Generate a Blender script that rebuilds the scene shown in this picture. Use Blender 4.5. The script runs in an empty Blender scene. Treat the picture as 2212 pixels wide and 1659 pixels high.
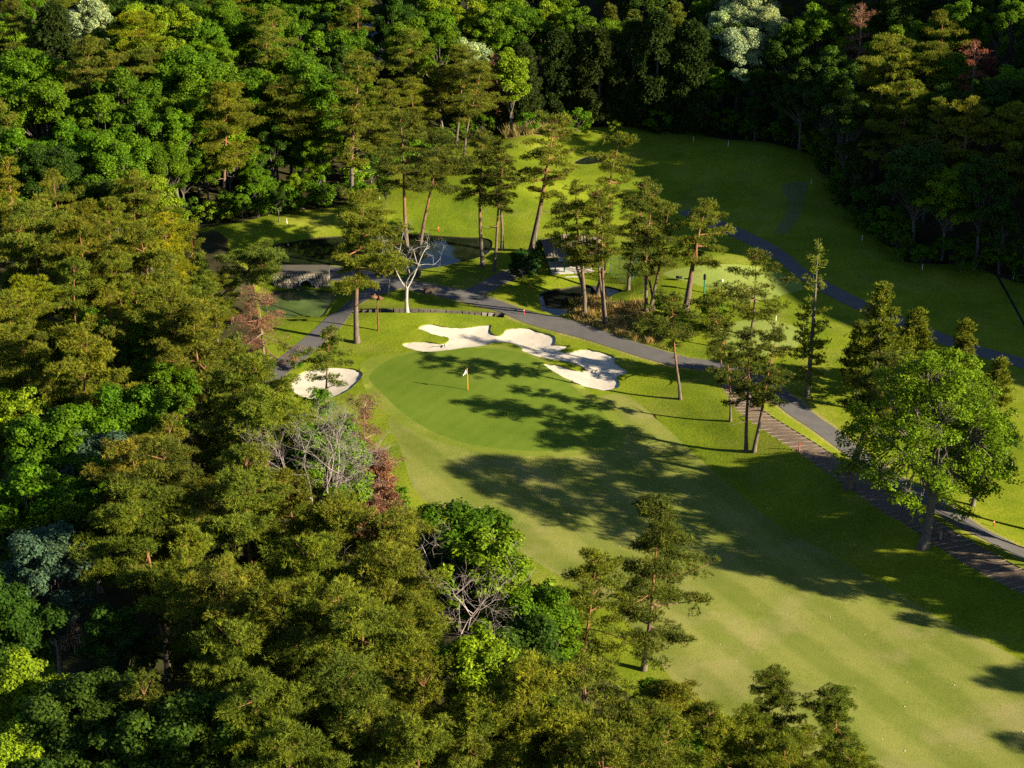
import bpy, math, random, time
T0 = time.time()
import numpy as np
from mathutils import Vector, Matrix
from mathutils.geometry import delaunay_2d_cdt

R = math.radians
scene = bpy.context.scene
C = scene.collection
rs = np.random.RandomState(7)

# ------------------------------------------------------------------ camera
CAM_H, PITCH, F = 80.0, R(25.0), 4307.0          # F in units of a 2212 px wide picture
cd = bpy.data.cameras.new('camera'); cam = bpy.data.objects.new('camera', cd); C.objects.link(cam)
cd.sensor_width = 36.0; cd.lens = F / 2212 * 36.0; cd.clip_start = 1.0; cd.clip_end = 8000
cam.location = (0, 0, CAM_H); cam.rotation_euler = (R(90) - PITCH, 0, 0)
scene.camera = cam
# ------------------------------------------------------------------ sky, sun, exposure
SUN_EL = R(23.5); SUN_AZ = math.atan2(0.92, -0.39)    # clockwise from +Y
w = bpy.data.worlds.new('World'); scene.world = w; w.use_nodes = True
nt = w.node_tree; nt.nodes.clear()
sky = nt.nodes.new('ShaderNodeTexSky'); sky.sky_type = 'NISHITA'; sky.sun_disc = False
sky.sun_elevation = SUN_EL; sky.sun_rotation = SUN_AZ; sky.altitude = 300; sky.air_density = .75; sky.dust_density = .3; sky.ozone_density = 3.0
bg = nt.nodes.new('ShaderNodeBackground'); bg.inputs[1].default_value = 0.055
wo = nt.nodes.new('ShaderNodeOutputWorld')
nt.links.new(sky.outputs[0], bg.inputs[0]); nt.links.new(bg.outputs[0], wo.inputs[0])
sd = bpy.data.lights.new('sun', 'SUN'); sd.energy = 5.0; sd.angle = R(0.55); sd.color = (1.0, 0.88, 0.66)
so = bpy.data.objects.new('sun', sd); C.objects.link(so)
tosun = Vector((math.sin(SUN_AZ) * math.cos(SUN_EL), math.cos(SUN_AZ) * math.cos(SUN_EL), math.sin(SUN_EL)))
so.rotation_euler = tosun.to_track_quat('Z', 'Y').to_euler(); so.location = (120, -60, 120)
vs = scene.view_settings
vs.view_transform = 'Standard'; vs.look = 'None'; vs.gamma = 1; vs.use_curve_mapping = False; vs.exposure = 1.9
cy = scene.cycles
cy.max_bounces = 5; cy.diffuse_bounces = 2; cy.glossy_bounces = 2; cy.transmission_bounces = 3
cy.transparent_max_bounces = 4; cy.use_denoising = False; cy.caustics_reflective = False; cy.caustics_refractive = False

# ------------------------------------------------------------------ picture <-> ground
sp_, cp_ = math.sin(PITCH), math.cos(PITCH)
def ray(x, y):
    u = (x - 1106.0) / F; v = (829.5 - y) / F
    return np.array([u, cp_ + v * sp_, -sp_ + v * cp_])
def at_z(x, y, z):
    d = ray(x, y); t = (z - CAM_H) / d[2]
    return np.array([d[0] * t, d[1] * t, z])
def proj(p):
    dy = p[1] * cp_ - (p[2] - CAM_H) * sp_; up = p[1] * sp_ + (p[2] - CAM_H) * cp_
    return 1106 + F * p[0] / dy, 829.5 - F * up / dy
def depth(p): return p[1] * cp_ - (p[2] - CAM_H) * sp_

def seg_dist(px, py, poly, closed):
    d = np.full(px.shape, 1e9); n = len(poly)
    for i in range(n if closed else n - 1):
        ax, ay = poly[i]; bx, by = poly[(i + 1) % n]
        ex, ey = bx - ax, by - ay
        t = np.clip(((px - ax) * ex + (py - ay) * ey) / (ex * ex + ey * ey + 1e-12), 0, 1)
        d = np.minimum(d, np.hypot(px - ax - t * ex, py - ay - t * ey))
    return d
def inside(px, py, poly):
    r = np.zeros(px.shape, bool); n = len(poly)
    for i in range(n):
        ax, ay = poly[i]; bx, by = poly[(i + 1) % n]
        if ay == by: continue
        c = ((ay > py) != (by > py)) & (px < (bx - ax) * (py - ay) / (by - ay) + ax)
        r ^= c
    return r

TL = [(-900, 600), (-300, 560), (300, 515), (480, 488), (740, 447), (850, 392), (990, 308), (1105, 286), (1200, 281),
      (1500, 283), (1620, 318), (1760, 360), (1850, 470), (1950, 560), (2212, 600)]
TLW = [tuple(at_z(x, y, 0)[:2]) for x, y in TL] + [(62, 182), (69, 164), (77, 146), (90, 128), (115, 112), (170, 96)]
HILL = TLW + [(3000, 84), (3000, 3000), (-3000, 3000), (-3000, 190)]
def ss(a, b, x):
    t = np.clip((x - a) / (b - a), 0, 1); return t * t * (3 - 2 * t)
MOUNDS = []      # x, y, amp, sx, sy, rot
def mound(vx, vy, amp, sx, sy, rot=0.0):
    p = at_z(vx, vy, 0); MOUNDS.append((p[0], p[1], amp, sx, sy, rot))
# crest of rough between fairway and stepped walk
for vx, vy, a in ((1500, 850, .5), (1600, 915, .9), (1690, 965, 1.1), (1780, 1030, 1.2), (1880, 1100, 1.2), (2000, 1170, 1.2), (2110, 1225, 1.2), (2230, 1285, 1.2), (2350, 1345, 1.2)):
    mound(vx, vy, a * .75, 4.2, 3.0, -0.9)
mound(1050, 690, .45, 12, 1.6); mound(860, 690, .55, 4, 2.0); mound(1050, 850, .35, 9, 9)
mound(1600, 598, 1.5, 7, 3.2, -.25); mound(1500, 600, 1.0, 4, 3, 0)
mound(1650, 720, .4, 5, 4); mound(1330, 690, .55, 3.5, 2.0)
mound(1000, 420, 2.2, 9, 8); mound(1150, 330, 1.8, 4, 4.5); mound(1150, 420, .7, 5, 3); mound(1160, 475, .6, 6, 2)
mound(1320, 298, 1.0, 5, 3); mound(1500, 380, 1.0, 9, 3); mound(1640, 350, 1.7, 7, 4); mound(1420, 335, .8, 7, 3); mound(1720, 440, .8, 7, 9)
mound(640, 500, .8, 8, 3); mound(1400, 430, -.5, 10, 8)
PITS = []        # polygon (world), depth, falloff
def hbase(x, y):
    x = np.asarray(x, float); y = np.asarray(y, float)
    z = .12 * np.sin(x * .13 + 1.3) * np.cos(y * .11) + .07 * np.sin(x * .31 + y * .23) + .05 * np.sin(y * .37 - x * .21)
    for mx, my, a, sx, sy, rot in MOUNDS:
        c, s = math.cos(rot), math.sin(rot); dx = x - mx; dy = y - my
        u = dx * c + dy * s; v = -dx * s + dy * c
        z = z + a * np.exp(-.5 * ((u / sx) ** 2 + (v / sy) ** 2))
    d = seg_dist(x, y, TLW + [(3000, 84)], False) * np.where(inside(x, y, HILL), 1, -1)
    dd = np.maximum(d, 0); s = .20 + .36 * ss(18, 46, x) + 1.05 * ss(62, 80, x) * (1 - .55 * ss(160, 240, y))  # unseen right-hand slope steepened so its shadow reaches the far lawn
    hh = s * (dd - 5 * (1 - np.exp(-dd / 5))); cap = 60.0 - 15 * ss(155, 245, y)
    z = z + cap * np.tanh(hh / cap)
    for poly, dep, fal in PITS:
        q = seg_dist(x, y, poly, True); q = np.where(inside(x, y, poly), 0, q)
        k = np.exp(-(q / fal) ** 2); z = z * (1 - k) + dep * k
    return z
HG = None
def hgrid():
    global HG
    gx = np.arange(-220, 321, 1.0); gy = np.arange(0, 461, 1.0); X, Y = np.meshgrid(gx, gy, indexing='ij'); HG = hbase(X.ravel(), Y.ravel()).reshape(X.shape)
def hfast(x, y):
    x = np.clip(np.asarray(x, float) + 220, 0, 539.99); y = np.clip(np.asarray(y, float), 0, 459.99); i = x.astype(int); j = y.astype(int); f = x - i; g = y - j
    return HG[i, j] * (1 - f) * (1 - g) + HG[i + 1, j] * f * (1 - g) + HG[i, j + 1] * (1 - f) * g + HG[i + 1, j + 1] * f * g
def h1(x, y): return float(hbase(np.array([x]), np.array([y]))[0])
def GM(pts, dz=0.0, it=14):
    pts = np.asarray(pts, float); u = (pts[:, 0] - 1106.0) / F; v = (829.5 - pts[:, 1]) / F
    D = np.stack([u, cp_ + v * sp_, -sp_ + v * cp_], 1); z = np.zeros(len(pts)) + dz; hh_ = hfast if HG is not None else hbase
    for _ in range(it):
        t = (z - CAM_H) / D[:, 2]; z = .5 * z + .5 * (hh_(D[:, 0] * t, D[:, 1] * t) + dz)
    t = (z - CAM_H) / D[:, 2]; x, y = D[:, 0] * t, D[:, 1] * t
    return np.stack([x, y, hbase(x, y) + dz], 1)
def G(vx, vy, dz=0.0): return GM([(vx, vy)], dz)[0]
def smooth(poly, closed=True, k=5):
    P = [np.array(p, float) for p in poly]; n = len(P); out = []
    for i in range(n if closed else n - 1):
        if closed: a, b, c, d = P[i - 1], P[i], P[(i + 1) % n], P[(i + 2) % n]
        else: a, b, c, d = P[max(i - 1, 0)], P[i], P[i + 1], P[min(i + 2, n - 1)]
        for j in range(k):
            t = j / k
            out.append(.5 * ((2 * b) + (c - a) * t + (2 * a - 5 * b + 4 * c - d) * t * t + (-a + 3 * b - 3 * c + d) * t ** 3))
    if not closed: out.append(P[-1])
    return [tuple(p) for p in out]
def crop(x0, y0, s): return lambda pts: [((x0 + a / s) * .57604, (y0 + b / s) * .57604) for a, b in pts]
c5 = crop(1280, 960, 1.728); c6 = crop(2560, 960, 1.728); cP = crop(1960, 950, 5.53); cL = crop(1000, 850, 3.456); c3 = crop(1640, 850, 3.456)

# outlines in picture units
big_pond_v = [(545, 552), (593, 530), (634, 523), (701, 514), (800, 509), (880, 507), (945, 511), (995, 514), (1051, 517), (1064, 530), (1048, 553), (986, 570), (945, 579), (880, 588), (820, 584), (768, 577), (709, 574), (663, 577), (590, 580)]
canal_v = [(631, 627), (663, 626), (700, 630), (728, 635), (733, 642), (722, 650), (714, 665), (694, 687), (656, 684), (610, 690), (560, 668), (585, 636)]
small_pond_v = cP([(320, 930), (420, 840), (640, 780), (880, 745), (1150, 690), (1480, 700), (1700, 700), (1880, 735), (2080, 800), (1900, 880), (1700, 980), (1500, 950), (1330, 975), (1180, 1010), (1000, 1030), (960, 1170), (900, 1330), (800, 1335), (600, 1285), (400, 1190), (370, 1100), (330, 1000)])
far_pond_v = [(1240, 353), (1262, 341), (1290, 335), (1315, 338), (1300, 350), (1270, 356)]
LV = dict(big=-.55, canal=-1.7, small=-.75, far=.25)
big_pond = [tuple(at_z(x, y, LV['big'])[:2]) for x, y in smooth(big_pond_v)]
canal = [tuple(at_z(x, y, LV['canal'])[:2]) for x, y in smooth(canal_v, k=3)]
small_pond = [tuple(at_z(x, y, LV['small'])[:2]) for x, y in smooth(small_pond_v, k=3)]
far_pond = [tuple(at_z(x, y, LV['far'])[:2]) for x, y in smooth(far_pond_v, k=3)]
PITS += [(big_pond[::3], LV['big'] + .12, 3.0), (canal[::2], LV['canal'] + .15, 2.6), (small_pond[::2], LV['small'] + .15, 1.5), (far_pond[::2], LV['far'] + .06, 5.0)]

hgrid()
def onground(poly, k=4): return [tuple(p[:2]) for p in GM(smooth(poly, k=k) if k > 1 else poly)]
bunker = onground(c5([(497, 465), (530, 446), (590, 440), (660, 455), (740, 462), (820, 460), (900, 446), (972, 447), (965, 478), (985, 508), (1020, 513), (1050, 495), (1068, 472), (1130, 464), (1220, 466), (1280, 490), (1340, 505), (1385, 526), (1388, 555), (1384, 573), (1440, 578), (1488, 586), (1450, 598), (1426, 614), (1470, 622), (1520, 610), (1590, 600), (1640, 612), (1720, 630), (1770, 655), (1775, 690), (1820, 720), (1858, 745), (1840, 765), (1785, 782), (1800, 810), (1800, 850), (1740, 870), (1660, 868), (1560, 840), (1450, 790), (1380, 750), (1325, 714), (1312, 699), (1380, 702), (1440, 715), (1500, 738), (1556, 742), (1580, 732), (1550, 714), (1490, 692), (1420, 678), (1340, 668), (1280, 652), (1200, 625), (1165, 612), (1175, 600), (1140, 580), (1060, 562), (990, 562), (930, 580), (850, 592), (760, 600), (640, 618), (540, 622), (460, 605), (410, 586), (396, 571), (440, 557), (540, 552), (620, 566), (670, 563), (697, 545), (688, 527), (650, 521), (600, 511), (550, 490), (505, 475)]), 3)
bunker2 = onground([(632, 822), (655, 802), (700, 793), (755, 795), (783, 806), (772, 826), (742, 850), (700, 862), (655, 858), (630, 842)])
green_v = [(800, 808), (846, 775), (930, 758), (1040, 752), (1130, 764), (1190, 797), (1250, 846), (1310, 900), (1326, 943), (1290, 968), (1200, 975), (1100, 971), (1010, 958), (930, 930), (868, 890), (826, 850), (803, 826)]
green = onground(green_v)
collar_v = [(778, 800), (800, 772), (850, 765), (930, 751), (1040, 745), (1140, 757), (1205, 790), (1268, 842), (1330, 893), (1352, 946), (1312, 979), (1200, 986), (1100, 982), (1005, 970), (915, 943), (848, 902), (800, 860)]
collar = onground(collar_v)
fairway = onground([(838, 905), (862, 960), (878, 1010), (900, 1064), (960, 1108), (1080, 1166), (1167, 1219), (1250, 1269), (1345, 1335), (1418, 1425), (1480, 1500), (1530, 1560), (1600, 1680), (1700, 1780), (2500, 1780), (2440, 1560), (2212, 1429), (2028, 1333), (1850, 1228), (1702, 1147), (1600, 1070), (1505, 985), (1440, 925), (1390, 880), (1330, 850), (1180, 880), (1000, 900), (900, 890)])
tee = onground([(1432, 592), (1480, 578), (1560, 571), (1640, 577), (1700, 598), (1738, 622), (1700, 634), (1650, 650), (1600, 652), (1550, 630), (1490, 610)])
green2 = onground([(1560, 702), (1625, 691), (1680, 694), (1724, 709), (1735, 728), (1715, 752), (1650, 768), (1580, 760), (1550, 730)])
green3 = onground([(2075, 990), (2130, 972), (2172, 980), (2184, 1000), (2172, 1020), (2120, 1026), (2080, 1012)])
lawn = onground([(900, 500), (930, 440), (1010, 405), (1100, 395), (1190, 420), (1230, 480), (1210, 560), (1120, 530), (1040, 505), (960, 500)])
def ribbon(vpts, width, k=6, dz=0.0, closed=False):
    pts = GM(smooth(vpts, False, k), dz)[:, :2]
    P = np.array(pts); T = np.gradient(P, axis=0); T /= np.linalg.norm(T, axis=1)[:, None] + 1e-9
    N = np.stack([-T[:, 1], T[:, 0]], 1) * width / 2
    return [tuple(p) for p in (P + N)] + [tuple(p) for p in (P - N)[::-1]]
path_v = [(590, 578), (690, 587), (760, 592), (850, 609), (960, 631), (1060, 657), (1150, 686), (1250, 714), (1400, 762), (1475, 783), (1528, 790), (1608, 808), (1692, 863), (1735, 898), (1775, 925), (1825, 962), (1875, 998), (1918, 1030), (2025, 1092), (2092, 1136), (2158, 1170), (2212, 1197), (2320, 1250)]
path = ribbon(path_v, 2.6)
spur = ribbon([(1000, 640), (1040, 625), (1075, 606), (1110, 590), (1150, 580)], 2.4)
path2 = ribbon([(520, 900), (590, 810), (640, 768), (700, 717), (742, 673), (785, 641), (830, 622), (870, 612)], 2.4)
far_path = ribbon([(1480, 455), (1560, 490), (1630, 521), (1685, 553), (1728, 588), (1775, 616), (1845, 653), (1930, 690), (2010, 722), (2102, 755), (2212, 786), (2330, 820)], 2.2)
steps_v = c6([(330, 830), (360, 880), (430, 985), (560, 1080), (720, 1180), (860, 1270), (1000, 1370), (1120, 1450), (1250, 1540), (1400, 1640), (1500, 1690)]) + [(2042, 1160), (2108, 1200), (2175, 1236), (2250, 1272), (2330, 1310)]
steps = ribbon(steps_v, 2.5)
drain = ribbon([(2150, 585), (2160, 605), (2185, 650), (2212, 700), (2250, 770)], .3)
worn = onground([(1688, 405), (1722, 392), (1745, 398), (1735, 440), (1722, 478), (1698, 505), (1676, 500), (1696, 465), (1702, 435)], 4)
verge = ribbon(path_v, 3.5)
verge2 = ribbon([(1480, 783), (1528, 790), (1608, 808)], 3.0)
trench = ribbon([(762, 672), (800, 671), (879, 670), (960, 672), (1040, 677), (1090, 681)], 1.3)
leftgrass = onground([(-260, 1250), (30, 1275), (90, 1360), (118, 1440), (100, 1500), (-260, 1520)])
FOREST = [tuple(G(x, y)[:2]) for x, y in [(545, 600), (560, 700), (560, 800), (620, 880), (690, 940), (790, 1040), (860, 1120), (950, 1215), (1080, 1310), (1220, 1410), (1360, 1500), (1450, 1600), (1490, 1650), (1600, 1680), (1760, 1690), (1900, 1700), (2050, 1800), (2050, 2300), (-900, 2300), (-900, 610), (300, 520), (470, 500), (500, 560)]]
forest_floor = smooth(FOREST, True, 3)
bare = onground([(1215, 640), (1250, 632), (1330, 652), (1390, 650), (1420, 690), (1440, 725), (1400, 745), (1330, 728), (1260, 700), (1225, 680)], 3)
wild = onground([(1090, 300), (1110, 268), (1180, 272), (1220, 285), (1215, 300), (1150, 292)], 3)
REG = [('canal', canal), ('small', small_pond), ('far', far_pond), ('big', big_pond), ('bunker', bunker), ('bunker2', bunker2), ('path', path), ('spur', spur), ('path2', path2),
       ('far_path', far_path), ('steps', steps), ('drain', drain), ('trench', trench), ('green', green), ('collar', collar), ('tee', tee), ('verge', verge), ('worn', worn), ('green2', green2), ('green3', green3),
       ('fairway', fairway), ('bare', bare), ('wild', wild), ('leftgrass', leftgrass), ('hillfloor', None), ('forest', forest_floor)]

# ------------------------------------------------------------------ materials
MAT = {}
def nodes(name):
    m = bpy.data.materials.new(name); m.use_nodes = True; t = m.node_tree; t.nodes.clear()
    o = t.nodes.new('ShaderNodeOutputMaterial'); return m, t, o
def N(t, ty, **kw):
    n = t.nodes.new(ty)
    for k, v in kw.items():
        if k.startswith('i_'): n.inputs[int(k[2:])].default_value = v
        else: setattr(n, k, v)
    return n
def ramp(t, fac, stops):
    r = N(t, 'ShaderNodeValToRGB'); e = r.color_ramp.elements
    while len(e) > 1: e.remove(e[-1])
    for i, (p, c) in enumerate(stops):
        el = e[0] if i == 0 else e.new(p)
        el.position = p; el.color = (*c, 1)
    t.links.new(fac, r.inputs[0]); return r.outputs[0]
def noise(t, scale, detail=3, vec=None, rough=.55):
    n = N(t, 'ShaderNodeTexNoise'); n.inputs['Scale'].default_value = scale; n.inputs['Detail'].default_value = detail; n.inputs['Roughness'].default_value = rough
    if vec is not None: t.links.new(vec, n.inputs['Vector'])
    return n.outputs['Fac']
def mix(t, fac, a, b, mode='MIX'):
    n = N(t, 'ShaderNodeMix', data_type='RGBA', blend_type=mode)
    for sock, v in ((n.inputs['Factor'], fac), (n.inputs['A'], a), (n.inputs['B'], b)):
        if hasattr(v, 'is_output'): t.links.new(v, sock)
        elif isinstance(v, (int, float)): sock.default_value = v
        else: sock.default_value = (*v, 1)
    return n.outputs['Result']
def math_(t, op, a, b=None, c=None):
    n = N(t, 'ShaderNodeMath', operation=op)
    for i, v in enumerate((a, b, c)):
        if v is None: continue
        if hasattr(v, 'is_output'): t.links.new(v, n.inputs[i])
        else: n.inputs[i].default_value = v
    return n.outputs[0]
def geo(t): return N(t, 'ShaderNodeNewGeometry').outputs['Position']
def finish(t, o, col, rough=.9, bump=None, strength=.4, dist=.05, spec=.2):
    p = N(t, 'ShaderNodeBsdfPrincipled'); p.inputs['Roughness'].default_value = rough; p.inputs['Specular IOR Level'].default_value = spec
    if hasattr(col, 'is_output'): t.links.new(col, p.inputs['Base Color'])
    else: p.inputs['Base Color'].default_value = (*col, 1)
    if bump is not None:
        b = N(t, 'ShaderNodeBump'); b.inputs['Strength'].default_value = strength; b.inputs['Distance'].default_value = dist
        t.links.new(bump, b.inputs['Height']); t.links.new(b.outputs[0], p.inputs['Normal'])
    t.links.new(p.outputs[0], o.inputs[0]); return p
def turf(name, dark, mid, light, dry, dry_amt=.35, stripe=None, fine=7.0, bump=.5):
    m, t, o = nodes(name); P = geo(t)
    f1 = noise(t, .09, 4, P); f2 = noise(t, .45, 5, P, .65); f3 = noise(t, fine, 3, P, .7); f4 = noise(t, .16, 5, P, .6)
    col = ramp(t, math_(t, 'ADD', math_(t, 'MULTIPLY', f1, .6), math_(t, 'MULTIPLY', f2, .4)), [(.32, dark), (.5, mid), (.68, light)])
    if stripe:
        mp = N(t, 'ShaderNodeMapping'); mp.inputs['Rotation'].default_value = (0, 0, stripe[0]); t.links.new(P, mp.inputs['Vector'])
        sx = N(t, 'ShaderNodeSeparateXYZ'); t.links.new(mp.outputs[0], sx.inputs[0])
        wv = math_(t, 'SINE', math_(t, 'ADD', math_(t, 'MULTIPLY', sx.outputs[0], 2 * math.pi / stripe[1]), math_(t, 'MULTIPLY', f2, 1.5)))
        k = math_(t, 'MULTIPLY_ADD', math_(t, 'MULTIPLY', wv, 2.2), .5, .5)
        cl = N(t, 'ShaderNodeClamp'); t.links.new(k, cl.inputs[0])
        col = mix(t, math_(t, 'MULTIPLY', cl.outputs[0], stripe[2]), col, mix(t, 1.0, col, (.62, .72, .5), 'MULTIPLY'))
    dm = ramp(t, f4, [(.52, (0, 0, 0)), (.72, (1, 1, 1))])
    col = mix(t, math_(t, 'MULTIPLY', dm, dry_amt), col, dry)
    g = ramp(t, f3, [(.25, (.62, .62, .58)), (.5, (1, 1, 1)), (.78, (1.32, 1.28, 1.2))])
    col = mix(t, 1.0, col, g, 'MULTIPLY')
    finish(t, o, col, .9, f3, bump, .06, .03); MAT[name] = m; return m
turf('rough', (.062, .096, .006), (.112, .146, .008), (.170, .190, .014), (.20, .18, .045), .35, None, 5.0, .8)
turf('fairway', (.112, .136, .022), (.150, .162, .034), (.186, .186, .046), (.235, .195, .085), .6, (R(-31), 4.6, .6), 9.0, .35)
turf('green', (.072, .116, .011), (.090, .132, .014), (.108, .146, .018), (.11, .145, .02), .2, (R(35), 1.6, .16), 12.0, .12)
turf('collar', (.092, .128, .014), (.122, .150, .018), (.152, .172, .026), (.22, .20, .06), .5, None, 9.0, .3)
turf('tee', (.14, .185, .036), (.17, .21, .045), (.205, .23, .06), (.26, .25, .08), .3, (R(60), 2.6, .15), 9.0, .2)
turf('drygrass', (.10, .10, .025), (.18, .145, .045), (.25, .20, .07), (.27, .19, .08), .5, None, 4.0, .8)
turf('worn', (.075, .100, .020), (.105, .120, .035), (.130, .135, .050), (.14, .13, .06), .5, None, 5.0, .6)
turf('verge', (.085, .11, .014), (.15, .15, .030), (.21, .185, .06), (.25, .20, .10), .7, None, 4.0, .8)
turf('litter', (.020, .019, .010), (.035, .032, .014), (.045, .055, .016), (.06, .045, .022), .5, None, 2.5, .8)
def simple(name, c1, c2, scale, rough=.9, bump=.4, dist=.03, spec=.2, detail=5):
    m, t, o = nodes(name); P = geo(t); f = noise(t, scale, detail, P, .65); g = noise(t, scale * .11, 3, P)
    col = ramp(t, math_(t, 'ADD', math_(t, 'MULTIPLY', f, .6), math_(t, 'MULTIPLY', g, .4)), [(.3, c1), (.7, c2)])
    finish(t, o, col, rough, f, bump, dist, spec); MAT[name] = m; return m
simple('sand', (.35, .305, .240), (.47, .42, .345), 1.1, .95, .6, .06)
simple('asphalt', (.060, .057, .055), (.105, .098, .092), 6.0, .85, .3, .01)
simple('dirt', (.070, .050, .034), (.150, .108, .074), 4.0, .95, .6, .05)
simple('earth_bank', (.030, .030, .014), (.075, .065, .030), 3.0, .95, .8, .08)
simple('stone', (.16, .14, .11), (.36, .31, .24), 2.5, .9, .6, .04)
simple('dark_stone', (.050, .044, .034), (.14, .12, .085), 4.0, .9, .6, .04)
simple('mortar', (.045, .04, .032), (.09, .08, .06), 4.0, .95, .5, .03)
simple('concrete', (.30, .29, .27), (.46, .44, .41), 2.0, .8, .2, .01)
simple('timber_light', (.13, .105, .075), (.26, .215, .155), 5.0, .8, .3, .01)
simple('timber_dark', (.030, .022, .016), (.065, .048, .034), 5.0, .8, .4, .01)
simple('roof_tile', (.10, .085, .065), (.20, .165, .12), 3.0, .75, .4, .02)
simple('plaster', (.70, .69, .66), (.82, .80, .76), 1.5, .8, .1, .01)
def plain(name, c, rough=.6, metal=0.0):
    m, t, o = nodes(name); P = geo(t); f = noise(t, 9, 3, P)
    col = mix(t, f, [v * .82 for v in c], [min(v * 1.15, 1) for v in c]); p = finish(t, o, col, rough); p.inputs['Metallic'].default_value = metal; MAT[name] = m
plain('red_paint', (.42, .03, .015)); plain('white_paint', (.78, .77, .74)); plain('orange_paint', (.62, .22, .015)); plain('flag_cloth', (.82, .80, .84), .8)
plain('green_paint', (.02, .14, .09)); plain('black', (.008, .009, .010), .7); plain('rust', (.12, .055, .028), .7); plain('grey_metal', (.18, .19, .19), .5, .5)
plain('blue_roof', (.10, .14, .20), .4); plain('red_brown', (.20, .06, .04)); plain('petal', (.36, .32, .22), .9); plain('glass_dark', (.012, .015, .018), .1)
def water(name, c, rough, bstr):
    m, t, o = nodes(name); P = geo(t); f = noise(t, 1.4, 3, P); g = noise(t, .35, 4, P)
    col = mix(t, ramp(t, g, [(.4, (0, 0, 0)), (.65, (1, 1, 1))]), c, [v * 1.7 for v in c])
    p = finish(t, o, col, rough, f, bstr, .02, .5); p.inputs['IOR'].default_value = 1.33; MAT[name] = m
water('water', (.006, .009, .004), .03, .05); water('murky', (.040, .062, .016), .22, .15); water('water_clear', (.006, .008, .006), .015, .03)
def foliage(name, transl=.3, rough=.55, spec=.25):
    m, t, o = nodes(name)
    oi = N(t, 'ShaderNodeObjectInfo'); at = N(t, 'ShaderNodeAttribute', attribute_name='tint')
    P = geo(t); f = noise(t, .55, 3, P)
    v = ramp(t, at.outputs['Fac'], [(0, (.42, .45, .50)), (.5, (1, 1, 1)), (1, (1.8, 1.62, 1.1))])
    col = mix(t, 1.0, oi.outputs['Color'], v, 'MULTIPLY')
    v2 = ramp(t, f, [(.3, (.78, .86, .9)), (.5, (1, 1, 1)), (.7, (1.25, 1.12, .95))])
    col = mix(t, 1.0, col, v2, 'MULTIPLY')
    p = N(t, 'ShaderNodeBsdfPrincipled'); p.inputs['Roughness'].default_value = rough; p.inputs['Specular IOR Level'].default_value = spec
    t.links.new(col, p.inputs['Base Color'])
    tr = N(t, 'ShaderNodeBsdfTranslucent'); t.links.new(mix(t, 1.0, col, (1.15, 1.1, .55), 'MULTIPLY'), tr.inputs[0])
    ms = N(t, 'ShaderNodeMixShader'); ms.inputs[0].default_value = transl
    t.links.new(p.outputs[0], ms.inputs[1]); t.links.new(tr.outputs[0], ms.inputs[2]); t.links.new(ms.outputs[0], o.inputs[0]); MAT[name] = m
foliage('needles', .25, .6, .05); foliage('leaves', .36, .55, .06)
def bark(name, low, high):
    m, t, o = nodes(name); at = N(t, 'ShaderNodeAttribute', attribute_name='hgt'); tc = N(t, 'ShaderNodeTexCoord')
    mp = N(t, 'ShaderNodeMapping'); mp.inputs['Scale'].default_value = (6, 6, 1.6); t.links.new(tc.outputs['Object'], mp.inputs[0])
    f = noise(t, 1.0, 5, mp.outputs[0], .7)
    k = math_(t, 'MULTIPLY_ADD', f, .35, math_(t, 'ADD', at.outputs['Fac'], -.17))
    col = ramp(t, k, [(.22, low), (.55, high)])
    col = mix(t, 1.0, col, ramp(t, f, [(.3, (.45, .45, .45)), (.55, (1, 1, 1)), (.75, (1.45, 1.4, 1.35))]), 'MULTIPLY')
    finish(t, o, col, .9, f, .8, .06); MAT[name] = m
bark('pine_bark', (.110, .085, .064), (.19, .088, .038)); bark('grey_bark', (.115, .10, .08), (.10, .085, .062)); bark('white_bark', (.30, .285, .25), (.30, .28, .245))
bark('dead_bark', (.22, .15, .11), (.24, .155, .115)); bark('silver_bark', (.25, .21, .185), (.27, .22, .20))

# ------------------------------------------------------------------ mesh helpers
def mk(name, V, faces, mat, parent=None, attr=None, smooth_=False, loc=None):
    """faces: list of int arrays (n,3)/(n,4) or python list of index tuples"""
    me = bpy.data.meshes.new(name)
    if isinstance(faces, list) and (len(faces) == 0 or not isinstance(faces[0], np.ndarray)):
        me.from_pydata([tuple(map(float, v)) for v in V], [], faces)
    else:
        V = np.asarray(V, np.float32); me.vertices.add(len(V)); me.vertices.foreach_set('co', V.ravel())
        li = np.concatenate([f.ravel() for f in faces]).astype(np.int32)
        tot = np.concatenate([np.full(len(f), f.shape[1]) for f in faces]).astype(np.int32)
        st = np.concatenate([[0], np.cumsum(tot)[:-1]]).astype(np.int32)
        me.loops.add(len(li)); me.loops.foreach_set('vertex_index', li)
        me.polygons.add(len(tot)); me.polygons.foreach_set('loop_start', st)
        me.update(calc_edges=True)
    if attr is not None:
        nm, dom, data = attr
        a = me.attributes.new(nm, 'FLOAT', dom); a.data.foreach_set('value', np.asarray(data, np.float32))
    if smooth_: me.polygons.foreach_set('use_smooth', np.ones(len(me.polygons), bool))
    me.materials.append(MAT[mat] if isinstance(mat, str) else mat)
    o = bpy.data.objects.new(name, me); C.objects.link(o)
    if parent is not None: o.parent = parent
    if loc is not None: o.location = loc
    return o
def tag(o, label, cat, group=None):
    o['label'] = label; o['category'] = cat
    if group: o['group'] = group
    return o
def empty(name, loc, label=None, cat=None, group=None, rz=0):
    o = bpy.data.objects.new(name, None); C.objects.link(o); o.location = [float(v) for v in loc]; o.rotation_euler = (0, 0, rz); o.empty_display_size = .3
    if label: tag(o, label, cat, group)
    return o
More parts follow.
